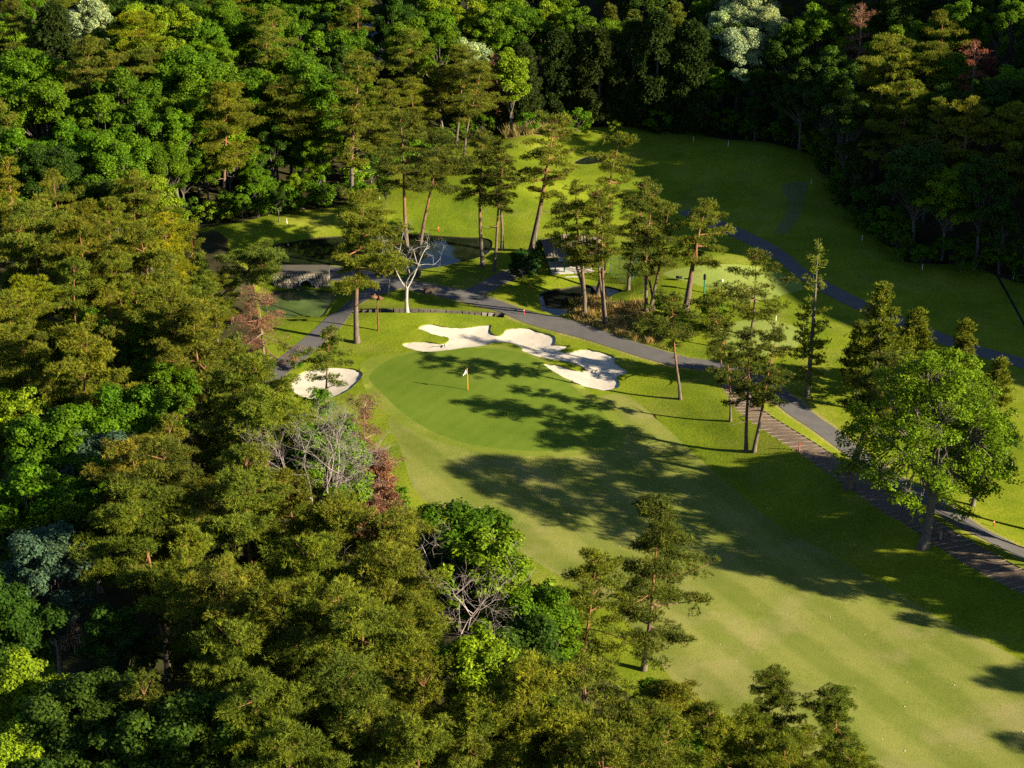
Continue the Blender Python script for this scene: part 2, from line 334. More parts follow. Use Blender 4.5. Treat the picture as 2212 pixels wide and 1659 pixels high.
class MB:
    def __init__(s): s.v = []; s.f = []
    def box(s, c, d, rz=0, tilt=None, taper=1.0):
        n = len(s.v); M = Matrix.Rotation(rz, 4, 'Z')
        if tilt: M = M @ Matrix.Rotation(tilt[1], 4, tilt[0])
        for z in (-.5, .5):
            k = taper if z > 0 else 1
            for x, y in ((-.5, -.5), (.5, -.5), (.5, .5), (-.5, .5)):
                p = M @ Vector((x * d[0] * k, y * d[1] * k, z * d[2])); s.v.append((p.x + c[0], p.y + c[1], p.z + c[2]))
        s.f += [tuple(n + i for i in q) for q in ((3, 2, 1, 0), (4, 5, 6, 7), (0, 1, 5, 4), (1, 2, 6, 5), (2, 3, 7, 6), (3, 0, 4, 7))]; return s
    def tube(s, pts, rad, ns=8, cap=True):
        pts = [Vector(p) for p in pts]
        if not hasattr(rad, '__len__'): rad = [rad] * len(pts)
        n0 = len(s.v)
        for i, p in enumerate(pts):
            d = (pts[min(i + 1, len(pts) - 1)] - pts[max(i - 1, 0)]).normalized()
            a = d.orthogonal().normalized() if abs(d.z) > .99 else d.cross(Vector((0, 0, 1))).normalized(); b = d.cross(a)
            for k in range(ns):
                t = 2 * math.pi * k / ns; q = p + (a * math.cos(t) + b * math.sin(t)) * rad[i]; s.v.append((q.x, q.y, q.z))
        for i in range(len(pts) - 1):
            for k in range(ns):
                a0 = n0 + i * ns + k; a1 = n0 + i * ns + (k + 1) % ns; s.f.append((a0, a0 + ns, a1 + ns, a1)[::-1])
        if cap:
            s.f.append(tuple(n0 + k for k in range(ns))); s.f.append(tuple(n0 + (len(pts) - 1) * ns + k for k in range(ns))[::-1])
        return s
    def build(s, name, mat, parent=None, smooth_=False): return mk(name, s.v, s.f, mat, parent, None, smooth_)

# ------------------------------------------------------------------ ground: one triangulation, one object for each surface
def build_ground():
    pts = []; edges = []
    def dense(poly, step):
        out = []; n = len(poly)
        for i in range(n):
            a = np.array(poly[i]); b = np.array(poly[(i + 1) % n]); L = np.linalg.norm(b - a); k = max(1, int(L / step))
            for j in range(k): out.append(tuple(a + (b - a) * j / k))
        return out
    tl_poly = [tuple(p) for p in TLW]
    cons = []
    for nm, poly in REG:
        if poly is None: continue
        q = dense(poly, 1.5); base = len(pts); pts += q; n = len(q); cons += q
        edges += [(base + i, base + (i + 1) % n) for i in range(n)]
    q = []
    for i in range(len(TLW) - 1):
        a = np.array(TLW[i]); b = np.array(TLW[i + 1]); k = max(1, int(np.linalg.norm(b - a) / 2.5))
        for j in range(k): q.append(tuple(a + (b - a) * j / k))
    q.append(TLW[-1])
    # treeline waves in and out
    q = [(x + .9 * math.sin(i * 1.7), y + .9 * math.cos(i * 1.1)) for i, (x, y) in enumerate(q)]
    base = len(pts); pts += q; edges += [(base + i, base + i + 1) for i in range(len(q) - 1)]
    hillpoly = q + HILL[len(TLW):]
    gx, gy = np.meshgrid(np.arange(-54, 68, 1.25), np.arange(100, 262, 1.25)); fine = np.stack([gx.ravel(), gy.ravel()], 1) + rs.uniform(-.25, .25, (gx.size, 2))
    gx, gy = np.meshgrid(np.arange(-170, 240, 6.0), np.arange(40, 430, 6.0)); mid = np.stack([gx.ravel(), gy.ravel()], 1)
    mid = mid[~((mid[:, 0] > -56) & (mid[:, 0] < 70) & (mid[:, 1] > 98) & (mid[:, 1] < 264))]
    gx, gy = np.meshgrid(np.arange(-3000, 3001, 150.0), np.arange(-3000, 3001, 150.0)); far = np.stack([gx.ravel(), gy.ravel()], 1)
    far = far[~((far[:, 0] > -175) & (far[:, 0] < 245) & (far[:, 1] > 35) & (far[:, 1] < 435))]
    cp = np.array(cons)
    keep = np.ones(len(fine), bool)
    cell = {}
    for p in cp: cell.setdefault((int(p[0] // 1), int(p[1] // 1)), []).append(p)
    for i, p in enumerate(fine):
        kx, ky = int(p[0] // 1), int(p[1] // 1)
        for a in (-1, 0, 1):
            for b in (-1, 0, 1):
                for r in cell.get((kx + a, ky + b), ()):
                    if (r[0] - p[0]) ** 2 + (r[1] - p[1]) ** 2 < .2: keep[i] = False
    allp = pts + [tuple(p) for p in fine[keep]] + [tuple(p) for p in mid] + [tuple(p) for p in far]
    V, E, Fc, *_ = delaunay_2d_cdt([Vector(p) for p in allp], edges, [], 0, 1e-4)
    V = np.array([(v.x, v.y) for v in V]); Fc = np.array([f for f in Fc if len(f) == 3])
    cen = V[Fc].mean(1); reg = np.full(len(Fc), -1)
    for i in range(len(REG) - 1, -1, -1):
        poly = hillpoly if REG[i][0] == 'hillfloor' else REG[i][1]
        reg[inside(cen[:, 0], cen[:, 1], poly)] = i
    hz = hbase(V[:, 0], V[:, 1])
    dsand = {k: seg_dist(V[:, 0], V[:, 1], dict(REG)[k], True) for k in ('bunker', 'bunker2')}
    # grass lip round the sand
    for k in dsand: hz = hz + .05 * np.exp(-(dsand[k] / .6) ** 2) * (~inside(V[:, 0], V[:, 1], dict(REG)[k]))
    zs = {}
    for i, (nm, _) in list(enumerate(REG)) + [(-1, ('ground', None))]:
        z = hz.copy()
        if nm in LV: z[:] = LV[nm]
        elif nm in ('bunker', 'bunker2'): z = z - .13 - .22 * (1 - np.exp(-dsand[nm] / 1.8))
        elif nm in ('path', 'spur', 'path2', 'far_path'): z = z + .03
        elif nm == 'steps': z = z - .06
        elif nm in ('drain',): z = z - .35
        elif nm == 'trench': z = z - .95
        zs[i] = z
    info = {'canal': ('pond_water', 'murky'), 'small': ('pond_water', 'water_clear'), 'far': ('pond_water', 'water_clear'), 'big': ('pond_water', 'water'), 'bunker': ('sand_bunker', 'sand'), 'bunker2': ('sand_bunker', 'sand'),
            'path': ('cart_path', 'asphalt'), 'spur': ('cart_path', 'asphalt'), 'path2': ('cart_path', 'asphalt'), 'far_path': ('cart_path', 'asphalt'), 'steps': ('dirt_walk', 'dirt'), 'drain': ('drain_channel', 'mortar'), 'worn': ('worn_grass', 'worn'), 'verge': ('path_verge', 'verge'),
            'trench': ('stream_bed', 'earth_bank'), 'green': ('putting_green', 'green'), 'collar': ('green_collar', 'collar'), 'tee': ('tee_ground', 'tee'), 'green2': ('putting_green', 'tee'), 'green3': ('putting_green', 'collar'),
            'fairway': ('fairway', 'fairway'), 'bare': ('pond_bank', 'drygrass'), 'wild': ('dry_bank', 'drygrass'), 'leftgrass': ('lawn', 'rough'), 'hillfloor': ('hillside', 'litter'), 'forest': ('forest_floor', 'litter'), 'ground': ('ground', 'rough')}
    for i, (nm, _) in list(enumerate(REG)) + [(-1, ('ground', None))]:
        f = Fc[reg == i]
        if len(f) == 0: continue
        u, inv = np.unique(f, return_inverse=True)
        VV = np.column_stack([V[u], zs[i][u]]); ff = inv.reshape(-1, 3)
        a, b, c = VV[ff[:, 0]], VV[ff[:, 1]], VV[ff[:, 2]]
        fl = np.cross(b - a, c - a)[:, 2] < 0; ff[fl] = ff[fl][:, ::-1]
        o = mk(info[nm][0], VV, [ff], info[nm][1], None, None, True); o['kind'] = 'structure'
    # banks and lips: a wall wherever two surfaces meet at different heights
    ed = {}
    for k, f in enumerate(Fc):
        for a, b in ((f[0], f[1]), (f[1], f[2]), (f[2], f[0])): ed.setdefault((min(a, b), max(a, b)), []).append(k)
    walls = {}
    for (a, b), fs in ed.items():
        if len(fs) != 2: continue
        r1, r2 = reg[fs[0]], reg[fs[1]]
        if r1 == r2: continue
        za1, zb1, za2, zb2 = zs[r1][a], zs[r1][b], zs[r2][a], zs[r2][b]
        if abs(za1 - za2) < .005 and abs(zb1 - zb2) < .005: continue
        names = {REG[r][0] if r >= 0 else 'ground' for r in (r1, r2)}
        if names & {'bunker', 'bunker2'}: key = ('bunker_lip', 'rough')
        elif names & {'big', 'canal', 'small', 'far'}: key = ('pond_edge', 'earth_bank')
        elif names & {'trench'}: key = ('stream_wall', 'dark_stone')
        elif names & {'drain'}: key = ('drain_wall', 'mortar')
        else: key = ('path_edge', 'dirt')
        v, q = walls.setdefault(key, ([], []))
        n = len(v); v += [(*V[a], za1), (*V[b], zb1), (*V[b], zb2), (*V[a], za2)]; q.append((n, n + 1, n + 2, n + 3))
    for (nm, mt), (v, q) in walls.items():
        o = mk(nm, v, q, mt); o['kind'] = 'structure'
print('pre', time.time() - T0)
build_ground()
print('ground', time.time() - T0)

# ------------------------------------------------------------------ foliage generators (numpy)
class Tree:
    def __init__(s, seed): s.r = np.random.RandomState(seed); s.TV = []; s.TF = []; s.tn = 0; s.th = []; s.P = []; s.D = []; s.S = []
    def tube(s, pts, rad, ns, H):
        P = np.asarray(pts, float); n = len(P); d = np.gradient(P, axis=0); d /= np.linalg.norm(d, axis=1)[:, None] + 1e-9
        a = np.cross(d, np.array([.83, .31, .21])); a /= np.linalg.norm(a, axis=1)[:, None] + 1e-9; b = np.cross(d, a)
        t = np.arange(ns) * 2 * math.pi / ns; rr = np.asarray(rad, float)[:, None, None]
        V = (P[:, None] + (a[:, None] * np.cos(t)[None, :, None] + b[:, None] * np.sin(t)[None, :, None]) * rr).reshape(-1, 3)
        i, k = np.meshgrid(np.arange(n - 1), np.arange(ns), indexing='ij'); a0 = (i * ns + k).ravel(); a1 = (i * ns + (k + 1) % ns).ravel()
        s.TF.append(np.stack([a0, a1, a1 + ns, a0 + ns], 1) + s.tn); s.TV.append(V); s.tn += len(V); s.th.append(np.clip(V[:, 2] / H, 0, 1))
    def curve(s, p0, p1, sag=0.0, wob=.1, n=5):
        p0 = np.array(p0, float); p1 = np.array(p1, float); L = np.linalg.norm(p1 - p0); out = []
        o1 = s.r.normal(0, wob * L, 3) * .5
        for i in range(n):
            t = i / (n - 1); out.append(p0 + (p1 - p0) * t + o1 * math.sin(math.pi * t) + np.array([0, 0, -sag * L * math.sin(math.pi * t)]))
        return out
    def pad(s, c, a, b, h, dens, tilt=.14, full=.2):
        n = max(12, int(dens * math.pi * a * b)); r = s.r
        th = r.uniform(0, 2 * math.pi, n); q = np.sqrt(r.uniform(0, 1, n)); up = r.uniform(0, 1, n) > full
        lump = 1 + .22 * np.sin(th * 3 + r.uniform(0, 6)) + .14 * np.sin(th * 5 + r.uniform(0, 6))
        x = np.cos(th) * q * a * lump; y = np.sin(th) * q * b * lump
        z = np.sqrt(np.maximum(0, 1 - q * q)) * h * np.where(up, 1, -.35) + .12 * h * np.sin(x * 4 + c[0] * 3) + r.normal(0, .05, n)
        rz = r.uniform(0, 6.28); X = x * math.cos(rz) - y * math.sin(rz); Y = x * math.sin(rz) + y * math.cos(rz)
        out = np.stack([X, Y, z], 1); cx = np.array(c, float)
        rad = np.array([cx[0], cx[1], 0]); L = np.linalg.norm(rad) + 1e-6; rad = rad / L
        out[:, 2] -= tilt * (out @ rad)
        d = np.stack([X / a * .9, Y / b * .9, np.where(up, .28 + .2 * (1 - q), -.1)], 1) + r.normal(0, .36, (n, 3)); d /= np.linalg.norm(d, axis=1)[:, None]
        s.P.append(out + cx); s.D.append(d); s.S.append(np.clip(r.uniform(.25, .68) + r.normal(0, .19, n), 0, 1))
    def ball(s, c, rad, dens, sq=(1, 1, .8), down=.3):
        r = s.r; n = max(12, int(dens * 4 * math.pi * rad * rad * .7)); d = r.normal(0, 1, (n, 3)); d /= np.linalg.norm(d, axis=1)[:, None]
        d[:, 2] = np.where((d[:, 2] < -.2) & (r.uniform(0, 1, n) > down), -d[:, 2], d[:, 2])
        k = r.uniform(.55, 1.18, n)[:, None]; lump = (1 + .16 * np.sin(d[:, 0] * 5 + c[0]) * np.sin(d[:, 1] * 5 + c[1]))[:, None]
        s.P.append(np.array(c) + d * k * lump * rad * np.array(sq)); s.D.append(d); s.S.append(np.clip(r.uniform(.35, .62) + r.normal(0, .17, n), 0, 1))
    def needles(s, k=5, L=.34, W=.075, spread=.75):
        P = np.concatenate(s.P); D = np.concatenate(s.D); S = np.concatenate(s.S); r = s.r; n = len(P)
        P = np.repeat(P, k, 0); D = np.repeat(D, k, 0) + r.normal(0, spread, (n * k, 3)) * .7; D /= np.linalg.norm(D, axis=1)[:, None]
        sd_ = np.cross(D, r.normal(0, 1, (n * k, 3))); sd_ /= np.linalg.norm(sd_, axis=1)[:, None] + 1e-9
        l = (L * r.uniform(.7, 1.25, n * k))[:, None]
        V = np.stack([P - sd_ * W / 2, P + sd_ * W / 2, P + D * l], 1).reshape(-1, 3)
        return V, [np.arange(n * k * 3).reshape(-1, 3)], np.clip(np.repeat(S, k) + r.normal(0, .1, n * k), 0, 1)
    def leaves(s, L=.3, W=.2, up=.6, k=1):
        P = np.concatenate(s.P); D = np.concatenate(s.D); S = np.concatenate(s.S); r = s.r
        if k > 1: P = np.repeat(P, k, 0) + r.normal(0, L * .5, (len(P) * k, 3)); D = np.repeat(D, k, 0); S = np.repeat(S, k)
        n = len(P); Nn = D * .7 + np.array([0, 0, up]) + r.normal(0, .45, (n, 3)); Nn /= np.linalg.norm(Nn, axis=1)[:, None]
        a = np.cross(Nn, r.normal(0, 1, (n, 3))); a /= np.linalg.norm(a, axis=1)[:, None] + 1e-9; b = np.cross(Nn, a)
        sc = r.uniform(.65, 1.3, n)[:, None]
        V = np.stack([P - a * L / 2 * sc, P - b * W / 2 * sc, P + a * L / 2 * sc, P + b * W / 2 * sc], 1).reshape(-1, 3)
        return V, [np.arange(n * 4).reshape(-1, 4)], np.clip(S + r.normal(0, .08, n), 0, 1)
    def meshes(s, fol, kind, bark_):
        crown = None
        if fol is not None:
            V, f, tint = fol; c = mk('crown', V, f, kind, None, ('tint', 'FACE', tint)); crown = c.data; bpy.data.objects.remove(c)
        t = mk('trunk', np.concatenate(s.TV), [np.concatenate(s.TF)], bark_, None, ('hgt', 'POINT', np.concatenate(s.th)), True); tm = t.data; bpy.data.objects.remove(t)
        return tm, crown

def pine(seed, H=15, spread=3.6, cb=.5, lean=(0, 0), dens=60, trunks=1, offs=(0, 0), r0=None, bark_='pine_bark', needle=True, curv=.25, k=6, L=.27, W=.042, padk=1.15, skew=(0, 0)):
    t = Tree(seed); r = t.r; r0 = r0 or H * .0165
    for tr in range(trunks):
        ph = r.uniform(0, 6.28); hh = H * (1 if tr == 0 else r.uniform(.78, .95)); spl = (0, 0) if trunks == 1 else (math.cos(ph) * spread * .38, math.sin(ph) * spread * .38)
        def tp(u):
            return np.array([lean[0] * u ** 1.2 + spl[0] * u + curv * H * .05 * math.sin(u * 5 + ph), lean[1] * u ** 1.2 + spl[1] * u + curv * H * .05 * math.cos(u * 4.3 + ph) - curv * H * .05 * math.cos(ph) * (1 - u), hh * u])
        b0 = tp(0); off = -np.array([b0[0], b0[1], 0]) + np.array([.25 * tr * math.cos(ph), .25 * tr * math.sin(ph), 0])
        us = np.linspace(0, .97, 13); pts = [tp(u) * np.array([1, 1, 1]) + off * (1 - u) for u in us]
        pts[0] = pts[0] - np.array([0, 0, .25])
        rad = [r0 * (1.35 if i == 0 else 1) * (1 - .93 * u) for i, u in enumerate(us)]
        if trunks > 1: rad = [x * .72 for x in rad]
        t.tube(pts, rad, 8, H)
        P = lambda u: tp(u) + off * (1 - u)
        sp = spread if trunks == 1 else spread * .78
        nt = max(4, int(round((H * (.97 - cb)) / 1.2))); az0 = r.uniform(0, 6.28); nl = 0
        for ti in range(nt):
            s0 = (ti + .35 + r.uniform(-.15, .15)) / nt
            for j in range(r.randint(3, 6) if s0 < .85 else 3):
                s_ = min(.99, max(0, s0 + r.normal(0, .014))); u = cb + (.97 - cb) * s_; az = az0 + nl * 2.399 + r.normal(0, .35); nl += 1
                env = sp * max(.28, math.sin(math.pi * (.22 + .70 * s_)) ** .75) * (r.uniform(.35, 1.0) if r.rand() < .7 else r.uniform(.9, 1.3))
                el = R(-6 + 30 * s_ ** 1.8 + r.normal(0, 5)); p0 = P(u)
                d = np.array([math.cos(az) + skew[0] * .5, math.sin(az) + skew[1] * .5, math.tan(el)]); p1 = p0 + d * env
                cv = t.curve(p0, p1, .05, .14, 5); rr = max(.028, r0 * (.42 - .26 * s_)); t.tube(cv, [rr, rr * .8, rr * .6, rr * .42, rr * .22], 5, H)
                side = np.array([-math.sin(az), math.cos(az), 0]); npad = 5 + int(env * 2.2)
                for q_ in range(npad):
                    q = max(.12, 1.02 - .78 * (q_ / npad) ** 1.0 - r.uniform(0, .1)); x_ = min(3.999, q * 4); i0 = int(x_); f_ = x_ - i0
                    c0 = cv[i0] * (1 - f_) + cv[min(4, i0 + 1)] * f_
                    c = c0 + side * (r.normal(0, .19) * env if q_ else 0) + np.array([0, 0, r.uniform(.0, .14)])
                    if q_ % 2: t.tube([c0 - d * env * .1, c], [rr * .35, rr * .12], 3, H)
                    a = min(.72, max(.26, sp * r.uniform(.07, .17))) * padk
                    t.pad(c, a, a * r.uniform(.5, .85), a * r.uniform(.14, .26), dens)
        for j in range(6 + int(sp)):
            a = min(.7, max(.3, sp * r.uniform(.09, .17))) * padk; an = r.uniform(0, 6.28); q = r.uniform(0, .42) * sp
            c = P(.965) + np.array([math.cos(an) * q, math.sin(an) * q, r.uniform(-.5, .35) - q * .2 + .3]); t.tube([P(.93), c], [.05, .02], 4, H); t.pad(c, a, a * .8, a * .42, dens)
        for j in range(3):                                     # dead snags under the crown
            u = r.uniform(cb * .55, cb); an = r.uniform(0, 6.28); L_ = r.uniform(.6, 1.8); p0 = P(u)
            t.tube(t.curve(p0, p0 + np.array([math.cos(an) * L_, math.sin(an) * L_, r.uniform(-.2, .3)]), 0, .2, 4), [.06, .045, .03, .015], 4, H)
    return t.meshes(t.needles(k, L, W), 'needles', bark_)
def broad(seed, H=13, spread=4.2, cb=.28, n=64, dens=75, L=.24, W=.155, low=.0, bark_='grey_bark', elong=1.0, sz=1.0):
    t = Tree(seed); r = t.r; top = H; bot = H * cb; cz = (top + bot) / 2; rz = (top - bot) / 2
    r0 = H * .018; fork = np.array([r.normal(0, .2), r.normal(0, .2), bot + rz * .25])
    t.tube(t.curve((0, 0, -.25), fork, 0, .04, 6), [r0 * 1.4, r0, r0 * .92, r0 * .85, r0 * .8, r0 * .72], 8, H)
    for i in range(n):
        d = r.normal(0, 1, 3); d /= np.linalg.norm(d)
        if d[2] < -.35 - low: d[2] *= -1
        q = r.uniform(.42, .98) ** .7; lump = 1 + .18 * math.sin(d[0] * 4 + seed) + .15 * math.sin(d[1] * 5 + seed * 2) + .1 * math.sin(d[2] * 6 + seed)
        c = np.array([d[0] * spread * q * lump, d[1] * spread * q * lump, cz + d[2] * rz * q * elong * (.85 + .15 * lump)])
        rad = r.uniform(.62, 1.25) * spread / 4.0 * sz
        t.ball(c, rad, dens, (1, 1, r.uniform(.55, .85)))
        if i % 2 == 0:
            cv = t.curve(fork + np.array([0, 0, r.uniform(-.1, .5) * rz * .6]), c, -.05, .1, 4); t.tube(cv, [r0 * .42, r0 * .3, r0 * .18, r0 * .07], 5, H)
    return t.meshes(t.leaves(L, W), 'leaves', bark_)
def layered(seed, H=16, spread=8, cb=.2, n=300, dens=30, L=.20, W=.14, bark_='grey_bark'):
    t = Tree(seed); r = t.r; r0 = H * .024; fork = np.array([.3, .1, H * .3])
    t.tube(t.curve((0, 0, -.3), fork, 0, .03, 6), [r0 * 1.5, r0, r0 * .95, r0 * .9, r0 * .88, r0 * .85], 10, H)
    mains = []
    for i in range(7):
        an = i * 2 * math.pi / 7 + r.normal(0, .2); e = r.uniform(.55, .8); q = fork + np.array([math.cos(an) * spread * .5, math.sin(an) * spread * .5, H * r.uniform(.18, .48)])
        cv = t.curve(fork - np.array([0, 0, r.uniform(0, 1)]), q, -.05, .12, 6); t.tube(cv, [r0 * .6, r0 * .5, r0 * .42, r0 * .33, r0 * .25, r0 * .15], 7, H); mains.append(cv)
    for i in range(n):
        s_ = r.uniform(0, 1) ** .8; z = H * (cb + .14 + (.98 - cb - .14) * s_); an = r.uniform(0, 6.28)
        env = spread * (1 - .70 * s_ ** 3.0) * (.80 + .25 * min(1, s_ * 4)) * (1 + .14 * math.sin(an * 3 + seed) + .1 * math.sin(an * 5))
        q = env * (r.uniform(.25, 1.0) ** .55); c = np.array([math.cos(an) * q, math.sin(an) * q, z - .10 * q])
        a = r.uniform(.6, 1.35) * max(spread / 8, .6); t.pad(c, a, a * r.uniform(.7, 1), a * .34, dens, .22, .3)
        m = min((p for cv in mains for p in cv[2:]), key=lambda p: np.linalg.norm(p - c)); t.tube(t.curve(m, c, .03, .12, 4), [.06, .045, .03, .012], 4, H)
    return t.meshes(t.leaves(L, W, .9, 3), 'leaves', bark_)
def cypress(seed, H=15, spread=3.4, dens=26, cb=.06, n=120):
    t = Tree(seed); r = t.r; t.tube([(0, 0, -.3), (0, 0, H * .5), (0, 0, H * .96)], [H * .016, H * .01, .03], 7, H)
    for i in range(n):
        s_ = r.uniform(0, 1) ** 1.15; z = H * (cb + (.97 - cb) * s_); an = r.uniform(0, 6.28); env = spread * (1 - s_ ** 1.7) ** .75 * (1 + .12 * math.sin(an * 4 + seed)) + .2
        q = env * r.uniform(.7, 1.02); c = (math.cos(an) * q, math.sin(an) * q, z); t.ball(c, r.uniform(.5, .95) * spread / 3.4, dens, (1, 1, .95), .7)
        if i % 4 == 0: t.tube([(0, 0, z + .3), c], [.07, .02], 4, H)
    P = np.concatenate(t.P); t.D = [np.concatenate(t.D) * .8 + np.array([0, 0, -.5])]; t.P = [P]; t.S = [np.concatenate(t.S)]
    return t.meshes(t.needles(3, .42, .17, .55), 'needles', 'grey_bark')
def spire(seed, H=12, spread=2.2, gap=.62, dens=5.0, cb=.15, upw=.35, k=6, L=.3, W=.07, bark_='grey_bark', broken=.0):
    t = Tree(seed); r = t.r; t.tube(t.curve((0, 0, -.25), (r.normal(0, .1), r.normal(0, .1), H * .985), 0, .01, 7), [H * .017, H * .014, H * .012, H * .01, H * .007, H * .004, .015], 7, H)
    z = H * cb
    while z < H * .97:
        s_ = (z / H - cb) / (1 - cb); nb = r.randint(4, 7); a0 = r.uniform(0, 6.28)
        for j in range(nb):
            if r.rand() < broken: continue
            an = a0 + j * 6.28 / nb + r.normal(0, .2); L_ = spread * (1 - s_) ** .8 * r.uniform(.55, 1.1) + .25; p0 = np.array([0, 0, z + r.normal(0, .1)]); p1 = p0 + np.array([math.cos(an) * L_, math.sin(an) * L_, L_ * (upw + .5 * s_)])
            cv = t.curve(p0, p1, .08, .06, 4); t.tube(cv, [.05, .035, .025, .012], 4, H)
            m = max(6, int(L_ * dens * 8)); u = r.uniform(.25, 1.04, m); q = p0 + (p1 - p0) * u[:, None] + r.normal(0, .16 * (1 + L_ * .12), (m, 3)) * np.array([1, 1, .55])
            d = np.tile((p1 - p0) / L_, (m, 1)) + np.array([0, 0, .55]) + r.normal(0, .3, (m, 3)); d /= np.linalg.norm(d, axis=1)[:, None]; t.P.append(q); t.D.append(d); t.S.append(np.clip(.3 + .35 * u + r.normal(0, .15, m), 0, 1))
        z += gap * r.uniform(.75, 1.25) * (1 - .3 * s_)
    return t.meshes(t.needles(k, L, W, .7), 'needles', bark_)
def bare_tree(seed, H=9, spread=4, depth_=5, bark_='white_bark', kids=3, cb=.28, r0=None, up=.5, twist=.35):
    t = Tree(seed); r = t.r; r0 = r0 or H * .02
    def grow(p, d, L_, rad, lev):
        p1 = p + d * L_; cv = t.curve(p, p1, 0, .12, 4 if lev > 1 else 3)
        ns = 7 if lev >= depth_ else (4 if lev > 2 else 3); t.tube(cv, list(np.linspace(rad, rad * .62, len(cv))), ns, H)
        if lev == 0: return
        for i in range(kids + (1 if lev < 3 else 0)):
            q = cv[-1] if i < 2 else cv[-2]; nd = d * .75 + r.normal(0, twist + .12 * (depth_ - lev) * .6, 3) + np.array([0, 0, .12 * up]); nd /= np.linalg.norm(nd); grow(np.array(q), nd, L_ * r.uniform(.58, .82), rad * .55, lev - 1)
    t.tube(t.curve((0, 0, -.25), (.05, 0, H * cb), 0, .03, 5), [r0 * 1.5, r0 * 1.1, r0, r0 * .97, r0 * .9], 9, H)
    for i in range(3):
        an = i * 2.1 + r.uniform(0, .5); d = np.array([math.cos(an) * spread / H, math.sin(an) * spread / H, up + .25]); d /= np.linalg.norm(d); grow(np.array([.05, 0, H * cb * .96]), d, H * .30, r0 * .62, depth_ - 1)
    return t.meshes(None, None, bark_)

# ------------------------------------------------------------------ tree placing
TREES = []       # dicts: root, top px, noun, label or None
def solve_top(vx, vy, H):
    p = GM([(vx, vy)], H)[0]; p[2] -= H; return p
def in_wood(x, y):
    X = np.array([x]); Y = np.array([y]); return inside(X, Y, HILL)[0] or inside(X, Y, FOREST)[0]
def jit(c, a=.14):
    k = 1 + rs.uniform(-a, a); return tuple(max(.002, v * k * (1 + rs.uniform(-a, a) * .5)) for v in c)
def put(name, meshes, loc, color, noun, label=None, cat='tree', scale=1.0, rz=None, group=None, zs=1.0, auto=True, extra=None):
    root = empty(name, loc, label, cat, group, rs.uniform(0, 6.28) if rz is None else rz); root.scale = (scale, scale, scale * zs)
    tm, cm = meshes
    if tm is not None:
        o = bpy.data.objects.new('trunk', tm); C.objects.link(o); o.parent = root
    if cm is not None:
        o = bpy.data.objects.new('crown', cm); C.objects.link(o); o.parent = root; o.color = (*color, 1)
    TREES.append(dict(root=root, label=label, noun=noun, loc=np.array(loc, float), group=group)); return root
OLIVE = (.112, .134, .014); OLIVED = (.076, .094, .013); YEL = (.180, .195, .008); BROAD = (.058, .122, .005); BROADD = (.032, .066, .007); LIME = (.135, .205, .008)  # BROADD: BROAD darkened, mainly to carry the shade of the shaded woods
PALE = (.25, .32, .15); TEAL = (.050, .090, .058); CYP = (.030, .050, .010); YOUNG = (.100, .130, .018); BROWN = (.20, .105, .07); RED = (.21, .075, .045); GOLD = (.140, .140, .016)  # PALE: pale blossom tone, lightened again to carry sunlight on the top crowns

